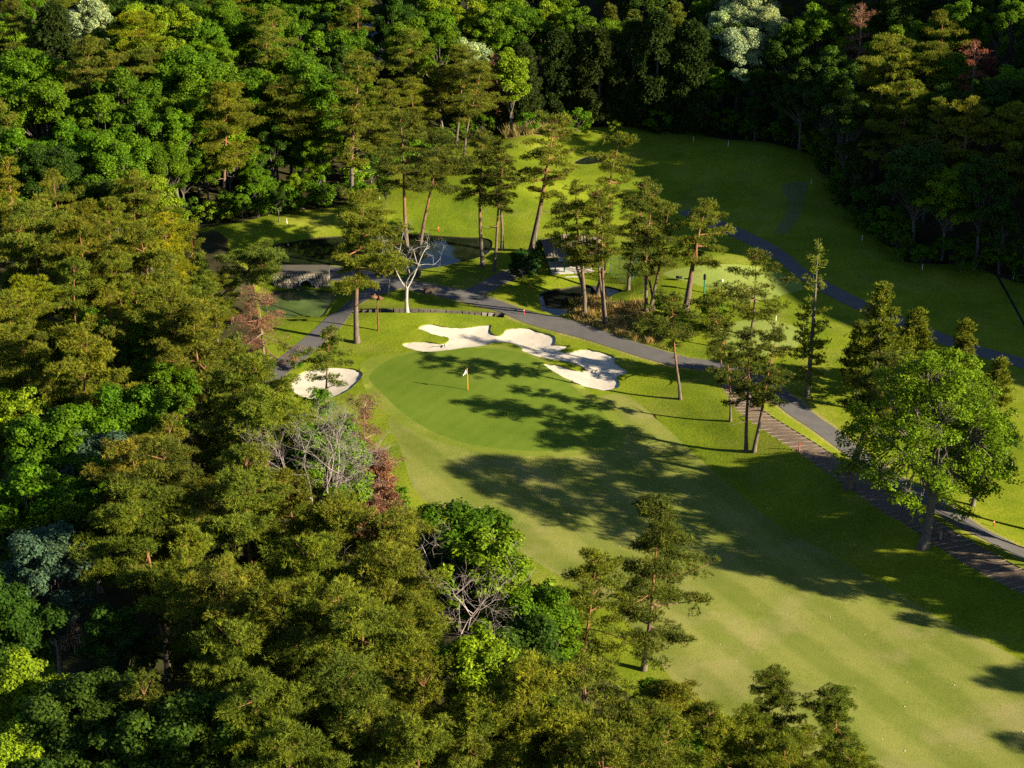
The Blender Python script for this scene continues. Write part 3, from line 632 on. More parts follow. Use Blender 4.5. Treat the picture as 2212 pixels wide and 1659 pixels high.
def hero(fn, base, top, wpx, cbpx, color, label, name='red_pine', seed=1, noun='red pine', **kw):
    b = G(*base); dpt = depth(b)
    lo, hi = 1.0, 40.0
    for _ in range(40):
        m = (lo + hi) / 2
        if proj((b[0], b[1], b[2] + m))[1] > top[1]: lo = m
        else: hi = m
    H = lo; dx = (top[0] - base[0]) / F * dpt; spread = wpx / 2 / F * dpt
    args = dict(seed=seed, H=H, spread=spread)
    if fn is pine:
        args['cb'] = min(.8, max(.12, (base[1] - cbpx) / (base[1] - top[1]) + .07)); args['lean'] = (dx, kw.pop('leany', 0.0))
    args.update({k: v for k, v in kw.items() if k not in ('group', 'cat')})
    return put(name, fn(**args), b, color, noun, label, kw.get('cat', 'tree'), rz=0.0, group=kw.get('group'))
GP = 'pines round the ponds and path'
H_ = [
 ((771, 740), (792, 416), 165, 640, OLIVE, 'tall straight red pine with orange trunk at the left rim of the green', dict(skew=(.5, 0), r0=.30)),
 ((888, 605), (868, 248), 135, 430, OLIVED, 'tall pine with pale lower trunk rising behind the bare white tree', {}),
 ((903, 598), (955, 283), 155, 425, OLIVED, 'leaning pine with dark trunk right of the bare white tree by pond', {}),
 ((1043, 575), (1040, 283), 125, 440, OLIVED, 'dark slim pine, left of three at the right end of the dark pond', {}),
 ((1067, 585), (1092, 340), 100, 470, OLIVED, 'short dark pine, middle of three at the right end of the dark pond', {}),
 ((1084, 540), (1075, 300), 95, 445, OLIVE, 'pale footed pine, hindmost of three at the right end of the dark pond', {}),
 ((1147, 545), (1205, 248), 125, 440, OLIVE, 'big pine leaning right beside the round dark bush', dict(r0=.36)),
 ((1263, 681), (1240, 395), 115, 590, OLIVE, 'front slanting pine on the left of the dry grass bank by small pond', {}),
 ((1266, 659), (1205, 440), 100, 560, OLIVED, 'thick grey footed pine at the left tip of the dry grass bank', {}),
 ((1310, 700), (1300, 400), 125, 580, OLIVE, 'forked twin trunk pine leaning over the front of the dry grass bank', dict(trunks=2)),
 ((1288, 644), (1345, 284), 115, 440, OLIVE, 'tall pine with crooked bare top standing above the small blue pond', dict(curv=.7)),
 ((1357, 628), (1385, 392), 110, 560, OLIVED, 'dark trunked pine beside the wire fence', {}),
 ((1396, 673), (1400, 405), 120, 610, YOUNG, 'tallest of three close orange trunked pines right of the dry bank', {}),
 ((1405, 671), (1440, 440), 90, 590, OLIVE, 'right hand of three close orange trunked pines right of the dry bank', {}),
 ((1412, 669), (1370, 478), 85, 600, YOUNG, 'shortest of three close orange trunked pines right of the dry bank', {}),
 ((1480, 675), (1518, 438), 140, 575, OLIVE, 'bold round crowned pine leaning right in front of the tee', dict(r0=.38, dens=66)),
 ((1470, 862), (1440, 640), 130, 745, OLIVED, 'dark pine with bare grey trunk between bunker and path', dict(skew=(-.4, 0))),
 ((1540, 748), (1540, 630), 120, 722, OLIVE, 'small spreading pine below the tee with pale snags', dict(dens=50)),
 ((1622, 724), (1625, 545), 145, 690, OLIVED, 'open crowned pine on the right part of the tee bank', dict(dens=42)),
 ((1578, 910), (1555, 730), 95, 840, OLIVED, 'dark pine at the upper end of the stepped walk', {}),
 ((1612, 975), (1598, 715), 105, 890, OLIVED, 'left stem of the dark pine pair beside the stepped walk', {}),
 ((1628, 976), (1668, 712), 125, 890, OLIVED, 'right stem of the dark pine pair beside the stepped walk', {}),
 ((1560, 835), (1545, 690), 80, 770, OLIVED, 'short orange trunked pine between path and the dark pine pair', {}),
 ((1832, 1052), (1905, 770), 200, 905, OLIVED, 'thick leaning pine with orange fork left of the large maple', dict(r0=.42)),
 ((1390, 1447), (1424, 1088), 240, 1400, OLIVED, 'lone dark layered pine at the near edge of the fairway', dict(dens=50, cb=.18)),
 ((1262, 1520), (1277, 1203), 190, 1420, OLIVE, 'broad pine left of the lone layered pine at the fairway edge', dict(cb=.3)),
 ((702, 868), (722, 716), 115, 830, YOUNG, 'small green pine standing in front of the left bunker', dict(cb=.3)),
 ((762, 440), (782, 113), 125, 370, OLIVE, 'very tall pine with long bare orange trunk behind the dark pond', {}),
 ((985, 318), (1003, 102), 150, 250, OLIVE, 'big pine at the front of the group above the sunny bank', {}),
 ((1003, 335), (1040, 140), 130, 250, OLIVE, 'pine on the right of the group above the sunny bank', {}),
 ((962, 310), (930, 175), 110, 260, OLIVE, 'pine on the left of the group above the sunny bank', {}),
 ((478, 655), (585, 545), 170, 598, YOUNG, 'pine with stout bare orange trunk leaning right towards the stone bridge', dict(r0=.40)),
]
for i, (b, t, wpx, cb, col, lab, kw) in enumerate(H_):
    hero(pine, b, t, wpx, cb, jit(col, .06), lab, seed=100 + i, group=GP, **kw)
hero(spire, (1743, 858), (1743, 508), 95, 0, jit(OLIVE, .05), 'tall thin ragged conifer with bare grey stem standing alone on lit grass', 'slender_conifer', 201, 'slender conifer', cb=.12, gap=.95, broken=.4, dens=3.6, upw=.05)
hero(spire, (1886, 890), (1893, 612), 130, 0, jit(OLIVE, .05), 'tallest dark conifer behind the leaning pine left of the maple', 'slender_conifer', 202, 'conifer', cb=.2, gap=.7, dens=6, upw=.15)
hero(spire, (1965, 850), (1990, 672), 120, 0, jit(OLIVE, .05), 'broad conifer rising just behind the top of the maple', 'slender_conifer', 203, 'conifer', cb=.2, gap=.7, dens=6, upw=.15)
hero(spire, (2072, 850), (2072, 692), 62, 0, jit(OLIVE, .05), 'small spiky conifer with whitish stem behind the right of the maple', 'slender_conifer', 204, 'conifer', cb=.1, gap=.6, dens=6)
hero(spire, (1850, 860), (1858, 700), 90, 0, jit(OLIVED, .05), 'short conifer left of the tallest one behind the leaning pine', 'slender_conifer', 205, 'conifer', cb=.15, gap=.6, dens=6)
hero(spire, (2150, 880), (2152, 775), 65, 0, jit(OLIVE, .05), 'lowest young conifer at the far right above the maple', 'slender_conifer', 206, 'conifer', cb=.1, gap=.6, dens=6)
hero(layered, (1995, 1180), (1985, 770), 365, 0, (.100, .168, .006), 'large spreading bright green maple beside the stepped walk', 'maple_tree', 301, 'maple')
hero(layered, (2100, 1092), (2085, 890), 165, 0, (.040, .095, .010), 'dark layered tree with pale foot right behind the large maple', 'maple_tree', 302, 'maple', n=120)
hero(broad, (1105, 292), (1097, 102), 92, 0, LIME, 'bright yellow green tree against the dark cypresses', 'broadleaf_tree', 303, 'tree', cb=.1, n=60, elong=1.0)
hero(broad, (838, 638), (836, 566), 62, 0, GOLD, 'little yellowish tree with white forked stem left of the bare white tree', 'broadleaf_tree', 304, 'tree', cb=.45, n=26, L=.22, W=.15, bark_='white_bark')
b = G(879, 672); put('bare_tree', bare_tree(401, 8.8, 4.8, 7, 'white_bark', 2), b, (1, 1, 1), 'bare tree', 'leafless tree with white lichen covered forks beside the stream wall', rz=.4)
hero(pine, (571, 822), (573, 636), 185, 745, BROWN, 'dead brown needled pine with pale trunk in front of the left path', 'dead_pine', 402, 'dead pine', dens=26, k=4, W=.035, bark_='dead_bark', cb=.38)
b = solve_top(690, 950, 14.0); put('bare_tree', bare_tree(403, 14.0, 3.2, 6, 'silver_bark', 3, .38, .17, .9, .28), b, (1, 1, 1), 'bare tree', 'grey leafless tree among pines at the left fairway edge')
b = solve_top(935, 1235, 13.0); put('bare_tree', bare_tree(404, 13.0, 7, 6, 'silver_bark', 3, .55, .2, .10, .5), b, (1, 1, 1), 'bare tree', 'silvery dead tree with arching twigs left of the bright green grove', rz=1.2)
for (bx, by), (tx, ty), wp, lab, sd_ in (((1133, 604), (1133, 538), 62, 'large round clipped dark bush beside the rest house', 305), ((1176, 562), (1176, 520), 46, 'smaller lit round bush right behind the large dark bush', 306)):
    hero(broad, (bx, by), (tx, ty), wp, 0, (.022, .060, .010) if sd_ == 305 else (.05, .12, .01), lab, 'round_bush', sd_, 'bush', cb=.02, n=44, L=.2, W=.14, low=.5, cat='bush', sz=1.25)  # lit bush: its light put into a paler green than the dark one

print('heroes', time.time() - T0)
# prototypes for the woods
PINE = [pine(500 + i, 15, sp, cb, (rs.uniform(-1, 1), rs.uniform(-1, 1)), 62) for i, (sp, cb) in enumerate(((3.8, .36), (3.2, .46), (4.2, .40), (3.5, .32), (3.0, .50), (4.0, .34), (4.4, .40)))]
BROADS = [broad(600 + i, 13, sp, .2, n, 72, L, W, sz=.8) for i, (sp, n, L, W) in enumerate(((3.8, 90, .25, .16), (3.4, 80, .26, .15), (4.2, 100, .24, .16), (3.2, 76, .27, .15), (3.8, 94, .22, .15)))]
CYPS = [cypress(700 + i, 15, sp) for i, sp in enumerate((3.4, 3.9, 3.1))]
YOUNGS = [spire(720 + i, 11, sp, .6, 6.5, .1, .45) for i, sp in enumerate((2.6, 3.0))]
DEADS = [pine(740, 13, 3.0, .4, (0, 0), 24, bark_='dead_bark', k=4, W=.035), spire(741, 10, 2.2, .7, 5, .2, .05, bark_='dead_bark')]
SHRUB = [broad(760 + i, 3.2, 1.9, .02, 26, 46, .22, .15, .5) for i in range(2)]
SPEC = dict(P=(PINE, 15, OLIVE, 'red_pine', 'olive red pine'), D=(PINE, 15, OLIVED, 'red_pine', 'dark red pine'), Y=(PINE, 15, YEL, 'red_pine', 'yellow green pine'), O=(PINE, 15, GOLD, 'red_pine', 'golden olive pine'),
            B=(BROADS, 13, BROAD, 'broadleaf_tree', 'mid green tree'), K=(BROADS, 13, BROADD, 'broadleaf_tree', 'dark green tree'), L=(BROADS, 13, LIME, 'broadleaf_tree', 'lime green tree'),
            W=(BROADS, 13, PALE, 'broadleaf_tree', 'pale silvery tree'), T=(BROADS, 13, TEAL, 'broadleaf_tree', 'blue green tree'), C=(CYPS, 15, CYP, 'cypress_tree', 'dark cypress'),
            S=(YOUNGS, 11, YOUNG, 'young_pine', 'spiky young pine'), N=(DEADS, 13, BROWN, 'dead_pine', 'dead brown pine'), X=(DEADS, 13, RED, 'dead_pine', 'dead reddish pine'), U=(SHRUB, 3.2, BROAD, 'shrub', 'green shrub'), V=(SHRUB, 3.2, LIME, 'shrub', 'lime green shrub'))
def wood(code, vx, vy, hgt=None, label=None):
    protos, H0, col, name, noun = SPEC[code]; Hh = (hgt or H0 * rs.uniform(.88, 1.1))
    loc = solve_top(vx, vy, Hh)
    ok = (lambda l: inside(np.array([l[0]]), np.array([l[1]]), HILL)[0]) if (vy < 470 and vx > 300) else (lambda l: in_wood(l[0], l[1]))
    while Hh > 4 and not ok(loc): Hh -= .7; loc = solve_top(vx, vy, Hh)
    if any(np.hypot(*(t['loc'][:2] - loc[:2])) < (1.6 if vy > 1425 else 3.3 if code in 'PDYO' else 2.6) for t in TREES): return None
    return stand(code, loc, Hh, label)
def stand(code, loc, Hh, label=None):
    protos, H0, col, name, noun = SPEC[code]; s = Hh / H0
    g = 'shrubs under the trees' if code in 'UV' else 'trees of the surrounding woods'
    if code in 'PDB':
        q = rs.uniform(0, .5) ** 1.6; col = tuple(a * (1 - q) + b * q for a, b in zip(col, YEL if code != 'B' else LIME))
    return put(name, protos[rs.randint(len(protos))], loc, jit(col), noun, label, 'shrub' if code in 'UV' else ('dead tree' if code in 'NX' else 'tree'), scale=s * rs.uniform(.93, 1.07), group=g, zs=rs.uniform(.95, 1.06))
print('protos', time.time() - T0)
WOOD = '''
D 20 5|D 53 12|C 110 4|D 97 50|W 187 5|B 213 58|Y 300 18|P 343 36|L 383 15|P 313 97|P 180 102|B 33 125|B 127 140|B 187 146|B 83 190|B 157 206|B 218 216|B 440 46|L 452 80|B 407 106|B 447 146|B 492 130|P 520 62|P 562 82
B 572 16|B 622 5|B 552 146|P 617 145|P 470 207|P 515 238|B 374 222|B 300 236|B 366 187|B 233 290|B 30 266|B 82 300|B 440 346|B 552 356|B 417 290|B 350 302|B 683 300|L 640 372|B 700 216|B 583 186|K 600 410|B 500 300|B 660 200|B 520 420|B 700 380
B 260 160|B 20 200|K 330 340|B 140 270|D 240 110|B 480 20|L 350 70|B 530 10|B 600 70|B 640 110|B 265 50|K 150 60|D 10 70|B 60 110
P 283 363|P 27 335|P 107 393|P 200 415|Y 150 425|P 333 415|P 383 450|P 43 435|Y 7 462|P 233 450|P 317 485|P 167 495|P 85 480|P 270 520|P 120 540|Y 25 530
P 150 560|P 203 572|P 257 578|P 333 562|P 417 590|S 20 592|Y 67 602|P 33 660|P 107 675|P 360 630|P 300 620|P 440 650|P 225 630|P 390 560
B 187 667|W 277 660|W 392 692|B 330 690|B 345 770|P 157 740|P 33 745|P 95 760|S 423 772|S 503 735|P 533 797|P 617 832|S 470 830|P 560 860|P 640 880|L 37 820|B 203 856|B 267 815|T 177 917|B 190 992|B 100 900|K 250 930
O 277 913|O 383 920|P 520 985|P 583 962|N 613 930|P 327 1042|O 417 1046|P 550 1042|P 450 975|P 640 1060|Y 600 1100|B 133 1056|B 60 1000|P 480 1100|D 330 985|P 720 930|N 790 862|N 815 910|P 780 960|P 740 1040|B 700 905|P 655 815|S 745 872|P 700 862
T 90 1127|B 143 1108|O 305 1046|P 383 1160|S 523 1132|P 667 1186|P 467 1216|P 600 1200|P 770 1120|P 870 1116|P 837 1196|P 790 1256|D 560 1290|D 400 1280|P 720 1150|P 700 1270|P 530 1210
B 1005 1093|L 1057 1156|B 1125 1160|B 1163 1266|K 1130 1372|N 925 1152|N 945 1202|P 887 1306|P 800 1340|L 1037 1392|P 940 1440|P 700 1332|D 620 1392|D 500 1350|K 240 1300|D 420 1400|K 170 1330
P 1160 1440|P 1037 1482|P 1283 1426|P 1290 1512|P 1370 1492|P 800 1406|B 970 1540|P 1100 1545|P 837 1540|T 500 1582|L 35 1432|K 133 1490|K 230 1480|D 330 1440|D 560 1480|D 700 1480|K 420 1540|P 1210 1580|D 640 1590|P 900 1600|L 20 1560|K 300 1590|K 120 1600|P 1420 1560
D 1658 1428 10|P 1440 1500 10|P 1520 1545 9|L 1470 1560 6|B 1420 1470 6|P 1590 1560 10|P 1690 1600 9|D 1815 1488 9|P 1635 1546 9|B 1495 1582 9|P 1745 1590 9|P 1840 1625 8|P 1560 1600 9|P 1330 1600|P 1010 1620|P 760 1620
D 780 2|B 757 64|K 855 12|B 880 46|B 945 2|B 950 56|L 1025 10|B 1070 6|B 1120 10|L 1180 2|B 1247 4|W 1010 64|N 1105 46|N 1072 82|S 1167 34|S 1257 26|S 1320 22|S 1370 18|S 1420 28|S 1457 16|K 820 30|K 700 20|K 740 100
C 1130 76|C 1205 52|C 1257 46|C 1297 66|C 1370 38|C 1424 30|C 1463 100|C 1337 82|C 1168 104|C 1230 100|C 1410 80|C 1500 60|B 1107 232|P 880 68|P 897 150|P 877 215|P 950 190|P 830 180|P 660 260|P 910 120|P 970 90|B 800 240|B 720 290|K 800 320|D 850 290|K 830 380
W 1570 5|W 1610 -12|W 1655 8|W 1600 38|W 1640 55|B 1498 82|B 1542 124|K 1570 160|B 1758 24|L 1852 8|N 1858 38|L 1985 34|P 2035 50|P 1905 110|P 2008 95|P 1952 178|X 2145 64|X 2105 104|P 2022 200|P 2085 202|P 2192 248|L 2052 374|K 1688 188|K 1635 202|K 1842 214|K 1698 256|K 1858 334|K 2075 468|K 2175 434|K 1892 418|K 1825 402|B 2190 8|K 2008 484|K 1740 120|K 1790 180
K 1600 240|K 1640 130|K 1700 60|B 1720 10|K 1800 90|K 1930 250|K 1990 300|K 2130 330|K 2195 370|K 1940 380|B 2080 10|L 2140 30|K 1570 60|K 1760 260|K 1880 280|B 1940 50|K 2150 180|B 2200 120|B 2060 130|K 2110 400|K 1960 450|K 2160 500|K 1800 320
'''
for line in WOOD.strip().split('\n'):
    for e in line.split('|'):
        q = e.split(); wood(q[0], float(q[1]), float(q[2]), float(q[3]) if len(q) > 3 else None)
# far rows and gaps of the woods, filled where trees leave more than a crown's width open
occ = [t['loc'][:2] for t in TREES]
HOUSE = solve_top(838, 56, 4.6)
occ += [HOUSE[:2], HOUSE[:2] + np.array([1, -4]), HOUSE[:2] + np.array([1, -8])]
def free(x, y, r): return all((x - a) ** 2 + (y - b) ** 2 > r * r for a, b in occ)
n_fill = 0
MASK = [(-200, 300), (280, 352), (400, 430), (430, 505), (470, 545), (480, 600), (490, 640), (560, 690), (630, 760), (640, 840), (740, 890), (830, 970), (860, 1050), (940, 1120), (1120, 1210), (1180, 1300), (1310, 1410), (1460, 1490), (1540, 1580), (1580, 1660), (1700, 1900), (-200, 1900)]
cand = np.stack([rs.uniform(-95, 170, 9000), rs.uniform(90, 420, 9000)], 1); CX, CY = cand[:, 0], cand[:, 1]
c_h = inside(CX, CY, HILL); c_f = inside(CX, CY, FOREST); c_z = hbase(CX, CY); c_d = seg_dist(CX, CY, TLW, False)
c_open = np.zeros(len(CX), bool)
for k in ('canal', 'small', 'big', 'bunker', 'bunker2', 'path', 'path2', 'fairway', 'leftgrass', 'collar'):
    pl = dict(REG)[k]; c_open |= inside(CX, CY, pl) | (seg_dist(CX, CY, pl, True) < 2.2)
for i in range(len(CX)):
    x, y, z, hill, fo = CX[i], CY[i], c_z[i], c_h[i], c_f[i]
    if not (hill or fo) or c_open[i]: continue
    px, py = proj((x, y, z + 11)); onright = x > 30 and y < 300 and hill
    if not (-100 < px < 2312 and -170 < py < 1720) and not (onright and px < 2420): continue
    if hill and c_d[i] < 1.2: continue
    offr = px > 2300
    if not free(x, y, 8.0 if offr else (5.6 if py < 0 else (4.3 if hill and x < 30 else 5.0))): continue
    if fo and not hill:
        ax, ay = proj((x - 3, y, z + 9)); bx, by = proj((x + 3, y, z + 9))
        if not inside(np.array([ax, bx, px]), np.array([ay, by, py]), MASK).all(): continue
    if x < 30 and fo: code = 'PPDBKBYLS'[rs.randint(9)]
    elif x < 30: code = 'BBBKPBL'[rs.randint(7)]
    else: code = 'KKKPKB'[rs.randint(6)]  # shade of the right slope put into the mostly darker leaf colour
    stand(code, (x, y, z), SPEC[code][1] * rs.uniform(.8 if hill else .58, 1.0)); occ.append((x, y)); n_fill += 1
# trees outside the right edge that shade the fairway
for vx, vy, Hh in ((2330, 1170, 15), (2420, 1235, 16), (2500, 1300, 15), (2590, 1390, 16)):
    p = G(vx, vy); stand('B', p, Hh)
for x, y, Hh in ((59, 121, 15), (66, 116, 16), (62, 110, 14), (70, 107, 16), (64, 102, 14)): stand('B' if Hh > 14 else 'P', (x, y, h1(x, y)), Hh)
# broadleaf trees low on the hillside left of the pond, pines at the right end of the left wood
for k, (vx, vy, Hh) in enumerate([(400, 462, 9), (450, 455, 8), (500, 448, 9), (550, 440, 8), (600, 432, 9), (650, 424, 8), (700, 418, 9), (430, 420, 10), (520, 405, 10), (600, 395, 10), (670, 388, 10), (470, 385, 10), (560, 372, 10)]): stand('BBLBKB'[k % 6], G(vx, vy), Hh)
for k, (vx, vy, Hh) in enumerate([(380, 640, 8.5), (425, 655, 8), (440, 705, 7.5), (395, 600, 8), (345, 610, 9), (470, 740, 7), (500, 700, 5.5)]): stand('PPSPYP'[k % 6], G(vx, vy), Hh)
# undergrowth along the tree line
tl = np.array(TLW[1:16]); sgl = np.r_[0, np.cumsum(np.linalg.norm(np.diff(tl, axis=0), axis=1))]; q = 0.0
while q < sgl[-1]:
    x, y = (np.interp(q, sgl, tl[:, i]) for i in range(2)); off = rs.uniform(.3, 2.2); x += rs.normal(0, .5); y += off; hh = rs.uniform(2.2, 4.6)
    if -75 < x < 62 and not (-1 < x < 9): stand('U' if rs.rand() > .12 else 'V', (x, y, h1(x, y)), hh)
    q += rs.uniform(2.0, 3.2)
# shrubs along the wood edges
for i, (vx, vy) in enumerate([(985, 1290), (1080, 1330), (1180, 1400), (1290, 1470), (640, 800), (690, 905), (860, 1120), (930, 1190), (1060, 1300), (560, 470), (640, 458), (700, 452), (500, 480), (780, 440), (830, 410), (1140, 290), (1250, 286), (1330, 288), (1420, 286), (1870, 500), (1990, 575), (2080, 590), (1430, 700), (1450, 720), (1540, 700), (45, 1270), (125, 1380)]):
    p = G(vx, vy); stand('V' if i % 5 == 2 else 'U', p, rs.uniform(1.6, 3.2))
print('TREES', len(TREES), 'fill', n_fill, time.time() - T0, sum(len(m.loop_triangles) if m.loop_triangles else sum(len(p.vertices) - 2 for p in m.polygons) for m in ()) )
print('TRIS', sum(len(m.loops) - 2 * len(m.polygons) for m in bpy.data.meshes))

# ------------------------------------------------------------------ things on the course
def find(name): return bpy.data.objects[name]
# flagstick
p = G(1010.6, 842); fl = empty('flagstick', p, 'orange flagstick with drooping white flag standing on the green', 'flagstick')
MB().tube([(0, 0, -.1), (-.02, 0, 1.1), (-.06, 0, 2.25)], [.042, .040, .034], 8).build('pole', 'orange_paint', fl)
fv = []; ff = []
for i in range(7):
    for j in range(5):
        u = j / 4; v = i / 6; fv.append((-.09 - .34 * u * (.55 + .45 * v) + .02 * math.sin(v * 5), .07 * math.sin(u * 9 + v * 2) * u, 2.2 - .52 * v - .30 * u * (1 - .2 * v)))
for i in range(6):
    for j in range(4): a = i * 5 + j; ff.append((a, a + 1, a + 6, a + 5))
n = len(fv); fv += [(x, y + .012, z) for x, y, z in fv]; ff += [tuple(n + k for k in q[::-1]) for q in ff]
mk('flag', fv, ff, 'flag_cloth', fl, None, True)
# lamp post
p = G(817, 714); lp = empty('lamp_post', p, 'brown lamp post with two dish shades near the left rim of the green', 'lamp post')
MB().tube([(0, 0, -.2), (0, 0, 1.8), (0, 0, 3.65)], [.085, .075, .065], 10).build('pole', 'rust', lp)
for sx, sz in ((-.26, 3.82), (.24, 3.58)):
    m = MB(); m.tube([(sx, 0, sz + .18), (sx, 0, sz + .12), (sx + .03 * (1 if sx > 0 else -1), 0, sz - .10), (sx + .04 * (1 if sx > 0 else -1), 0, sz - .14)], [.05, .13, .36, .37], 14); m.build('lamp_shade', 'rust', lp, True)
    MB().tube([(0, 0, 3.5), (sx * .6, 0, sz + .1), (sx, 0, sz + .14)], .028, 6).build('bracket', 'rust', lp)
# stakes
def stake(v, mat, name, label, hgt=.75, r=.045, group=None):
    p = G(*v); o = empty(name, p, label, 'stake', group); MB().tube([(0, 0, -.1), (0, 0, hgt - .04), (0, 0, hgt)], [r, r, r * .6], 7).build('post', mat, o); MB().box((0, 0, hgt - .12), (r * 2.3, r * 2.3, .05)).build('band', 'white_paint' if mat == 'red_paint' else 'grey_metal', o)
for v, lab in (((1146, 625), 'red stake on the shaded grass left of the small pond'), ((1132, 680), 'red stake at the path edge by the stream culvert'), ((947, 500), 'red stake on the lawn behind the dark pond'), ((1498, 797), 'red stake beside the path right of the bunker'), ((2146, 1138), 'red stake in the grass right of the large maple')):
    stake(v, 'red_paint', 'hazard_stake', lab, .6, .045, 'red hazard stakes')
for v, lab in (((1498, 305), 'white stake at the far end of the shaded lawn, left of two'), ((1573, 315), 'white stake at the far end of the shaded lawn, right of two'), ((1782, 360), 'white stake under the spreading tree on shaded lawn'), ((1752, 398), 'white stake at the head of the narrow drain'), ((1862, 520), 'white stake in front of the dark right hand wood'),
               ((1992, 583), 'white stake on shaded lawn right of the ragged conifer'), ((2189, 602), 'white stake near the far right end of the drain'), ((620, 484), 'white stake on the bank left of the very tall pine'), ((820, 431), 'white stake on the bank right of the very tall pine'), ((1676, 693), 'white stake behind the second putting green')):
    stake(v, 'white_paint', 'boundary_stake', lab, .65, .032, 'white boundary stakes')
p = G(1726, 972); hy = empty('hydrant', p, 'small bright red hydrant at the edge of the stepped walk', 'hydrant')
MB().tube([(0, 0, -.1), (0, 0, .08), (0, 0, .09), (0, 0, .62), (0, 0, .74), (0, 0, .78)], [.08, .08, .05, .05, .045, .02], 8).build('barrel', 'red_paint', hy, True)
for a in (-1, 1): MB().tube([(a * .05, 0, .48), (a * .13, 0, .48)], .04, 8).build('outlet', 'red_paint', hy)
p = G(2031, 1164); mp_ = empty('marker_post', p, 'short pale wooden post at the foot of the large maple', 'post'); MB().box((0, 0, .28), (.16, .16, .66), .3, None, .9).build('post', 'timber_light', mp_); MB().box((0, 0, .63), (.19, .19, .05), .3).build('cap', 'timber_light', mp_)
# poles
p = G(1107, 291); po = empty('wooden_pole', p, 'thin dark wooden pole beside the yellow green tree', 'pole'); MB().tube([(0, 0, -.2), (0, 0, 2.9)], [.10, .08], 8).build('shaft', 'timber_dark', po); MB().tube([(0, 0, 2.9), (0, 0, 2.96)], [.09, .05], 8).build('cap', 'rust', po)
p = G(1157, 549); po = empty('metal_pole', p, 'slim grey pole beside the foot of the big leaning pine', 'pole'); MB().tube([(0, 0, -.2), (0, 0, 2.6)], .045, 8).build('shaft', 'grey_metal', po); MB().box((0, 0, 2.62), (.16, .16, .12)).build('cap', 'grey_metal', po)
p = G(1521, 632); po = empty('signal_post', p, 'green post with black top standing in front of the tee', 'post'); MB().tube([(0, 0, -.2), (0, 0, 1.45)], .075, 10).build('shaft', 'green_paint', po); MB().tube([(0, 0, 1.45), (0, 0, 1.48), (0, 0, 2.0), (0, 0, 2.12)], [.08, .15, .15, .05], 10).build('head', 'black', po)
# tee furniture
for i, (v, lab) in enumerate((((1463, 605), 'left black board of the pair beside the tee'), ((1470, 606), 'right black board of the pair beside the tee'))):
    p = G(*v); o = empty('tee_board', p, lab, 'sign', 'black boards beside the tee'); MB().box((0, 0, .34), (.34, .05, .32), .15 + .25 * i).build('board', 'black', o)
    for a in (-.13, .13): MB().box((a, 0, .08), (.03, .03, .3), .15 + .25 * i).build('leg', 'grey_metal', o)
for v, lab in (((1488, 603), 'white ball shaped tee marker next to the black boards'), ((1560, 608), 'white ball shaped tee marker in the middle of the tee')):
    p = G(*v); o = empty('tee_marker', p, lab, 'marker', 'tee markers'); MB().tube([(0, 0, .0), (0, 0, .05), (0, 0, .12), (0, 0, .19), (0, 0, .24)], [.03, .10, .13, .10, .02], 10).build('ball', 'white_paint', o, True); MB().tube([(0, 0, -.1), (0, 0, .03)], .02, 6).build('spike', 'grey_metal', o)
p = G(1564, 719); o = empty('golf_bag', p, 'small black bag leaning on the grass below the tee', 'bag')
MB().tube([(0, 0, 0), (.03, 0, .05), (.10, 0, .55), (.14, 0, .85), (.145, 0, .9)], [.13, .17, .16, .19, .15], 12).build('body', 'black', o, True); MB().tube([(.3, 0, .25), (.36, 0, .5), (.3, 0, .72)], [.06, .10, .06], 8).build('pocket', 'black', o, True); MB().tube([(-.05, .05, .0), (-.28, .05, 0), (.0, .05, .6)], .012, 5).build('stand', 'grey_metal', o)
# boxes by the path
for v, d, rz, lab in (((924, 633), (.72, .62, .62), .35, 'larger dark box seat on the grass beside the cart path'), ((937, 629), (.62, .42, .42), .35, 'lower dark box seat right of the larger one by the path')):
    p = G(*v); o = empty('box_seat', p, lab, 'bench', 'dark box seats', rz); MB().box((0, 0, d[2] / 2 - .04), (d[0], d[1], d[2] - .08)).build('box', 'timber_dark', o); MB().box((0, 0, d[2] - .05), (d[0] + .1, d[1] + .1, .08), 0, ('Y', -.16)).build('lid', 'timber_dark', o); MB().box((0, 0, -.02), (d[0] - .1, d[1] - .1, .1)).build('plinth', 'dark_stone', o)
# rakes in the sand
for v, rz, lab in (((947, 747), .1, 'bunker rake lying at the left tongue of the large bunker'), ((1194, 746), .5, 'bunker rake lying in the middle of the large bunker'), ((1274, 799), -.3, 'bunker rake lying on the right grass island of the large bunker'), ((1322, 841), .2, 'bunker rake lying at the right tip of the large bunker')):
    p = G(*v); o = empty('bunker_rake', p + np.array([0, 0, -.08]), lab, 'rake', 'bunker rakes', rz); MB().tube([(-.7, 0, .03), (.6, 0, .08)], .018, 6).build('handle', 'timber_dark', o); m = MB().box((.62, 0, .08), (.06, .55, .05))
    for k in range(9): m.box((.62, -.24 + k * .06, .03), (.02, .015, .08))
    m.build('head', 'black', o)
# hose beside the third green
hp = [G(x, y) + np.array([0, 0, .05]) for x, y in smooth([(2128, 968), (2145, 974), (2165, 976), (2182, 990), (2186, 1006), (2172, 1018)], False, 5)]
tag(MB().tube(hp, .045, 6).build('garden_hose', 'timber_light'), 'pale hose curving along the little green at the right edge', 'hose')
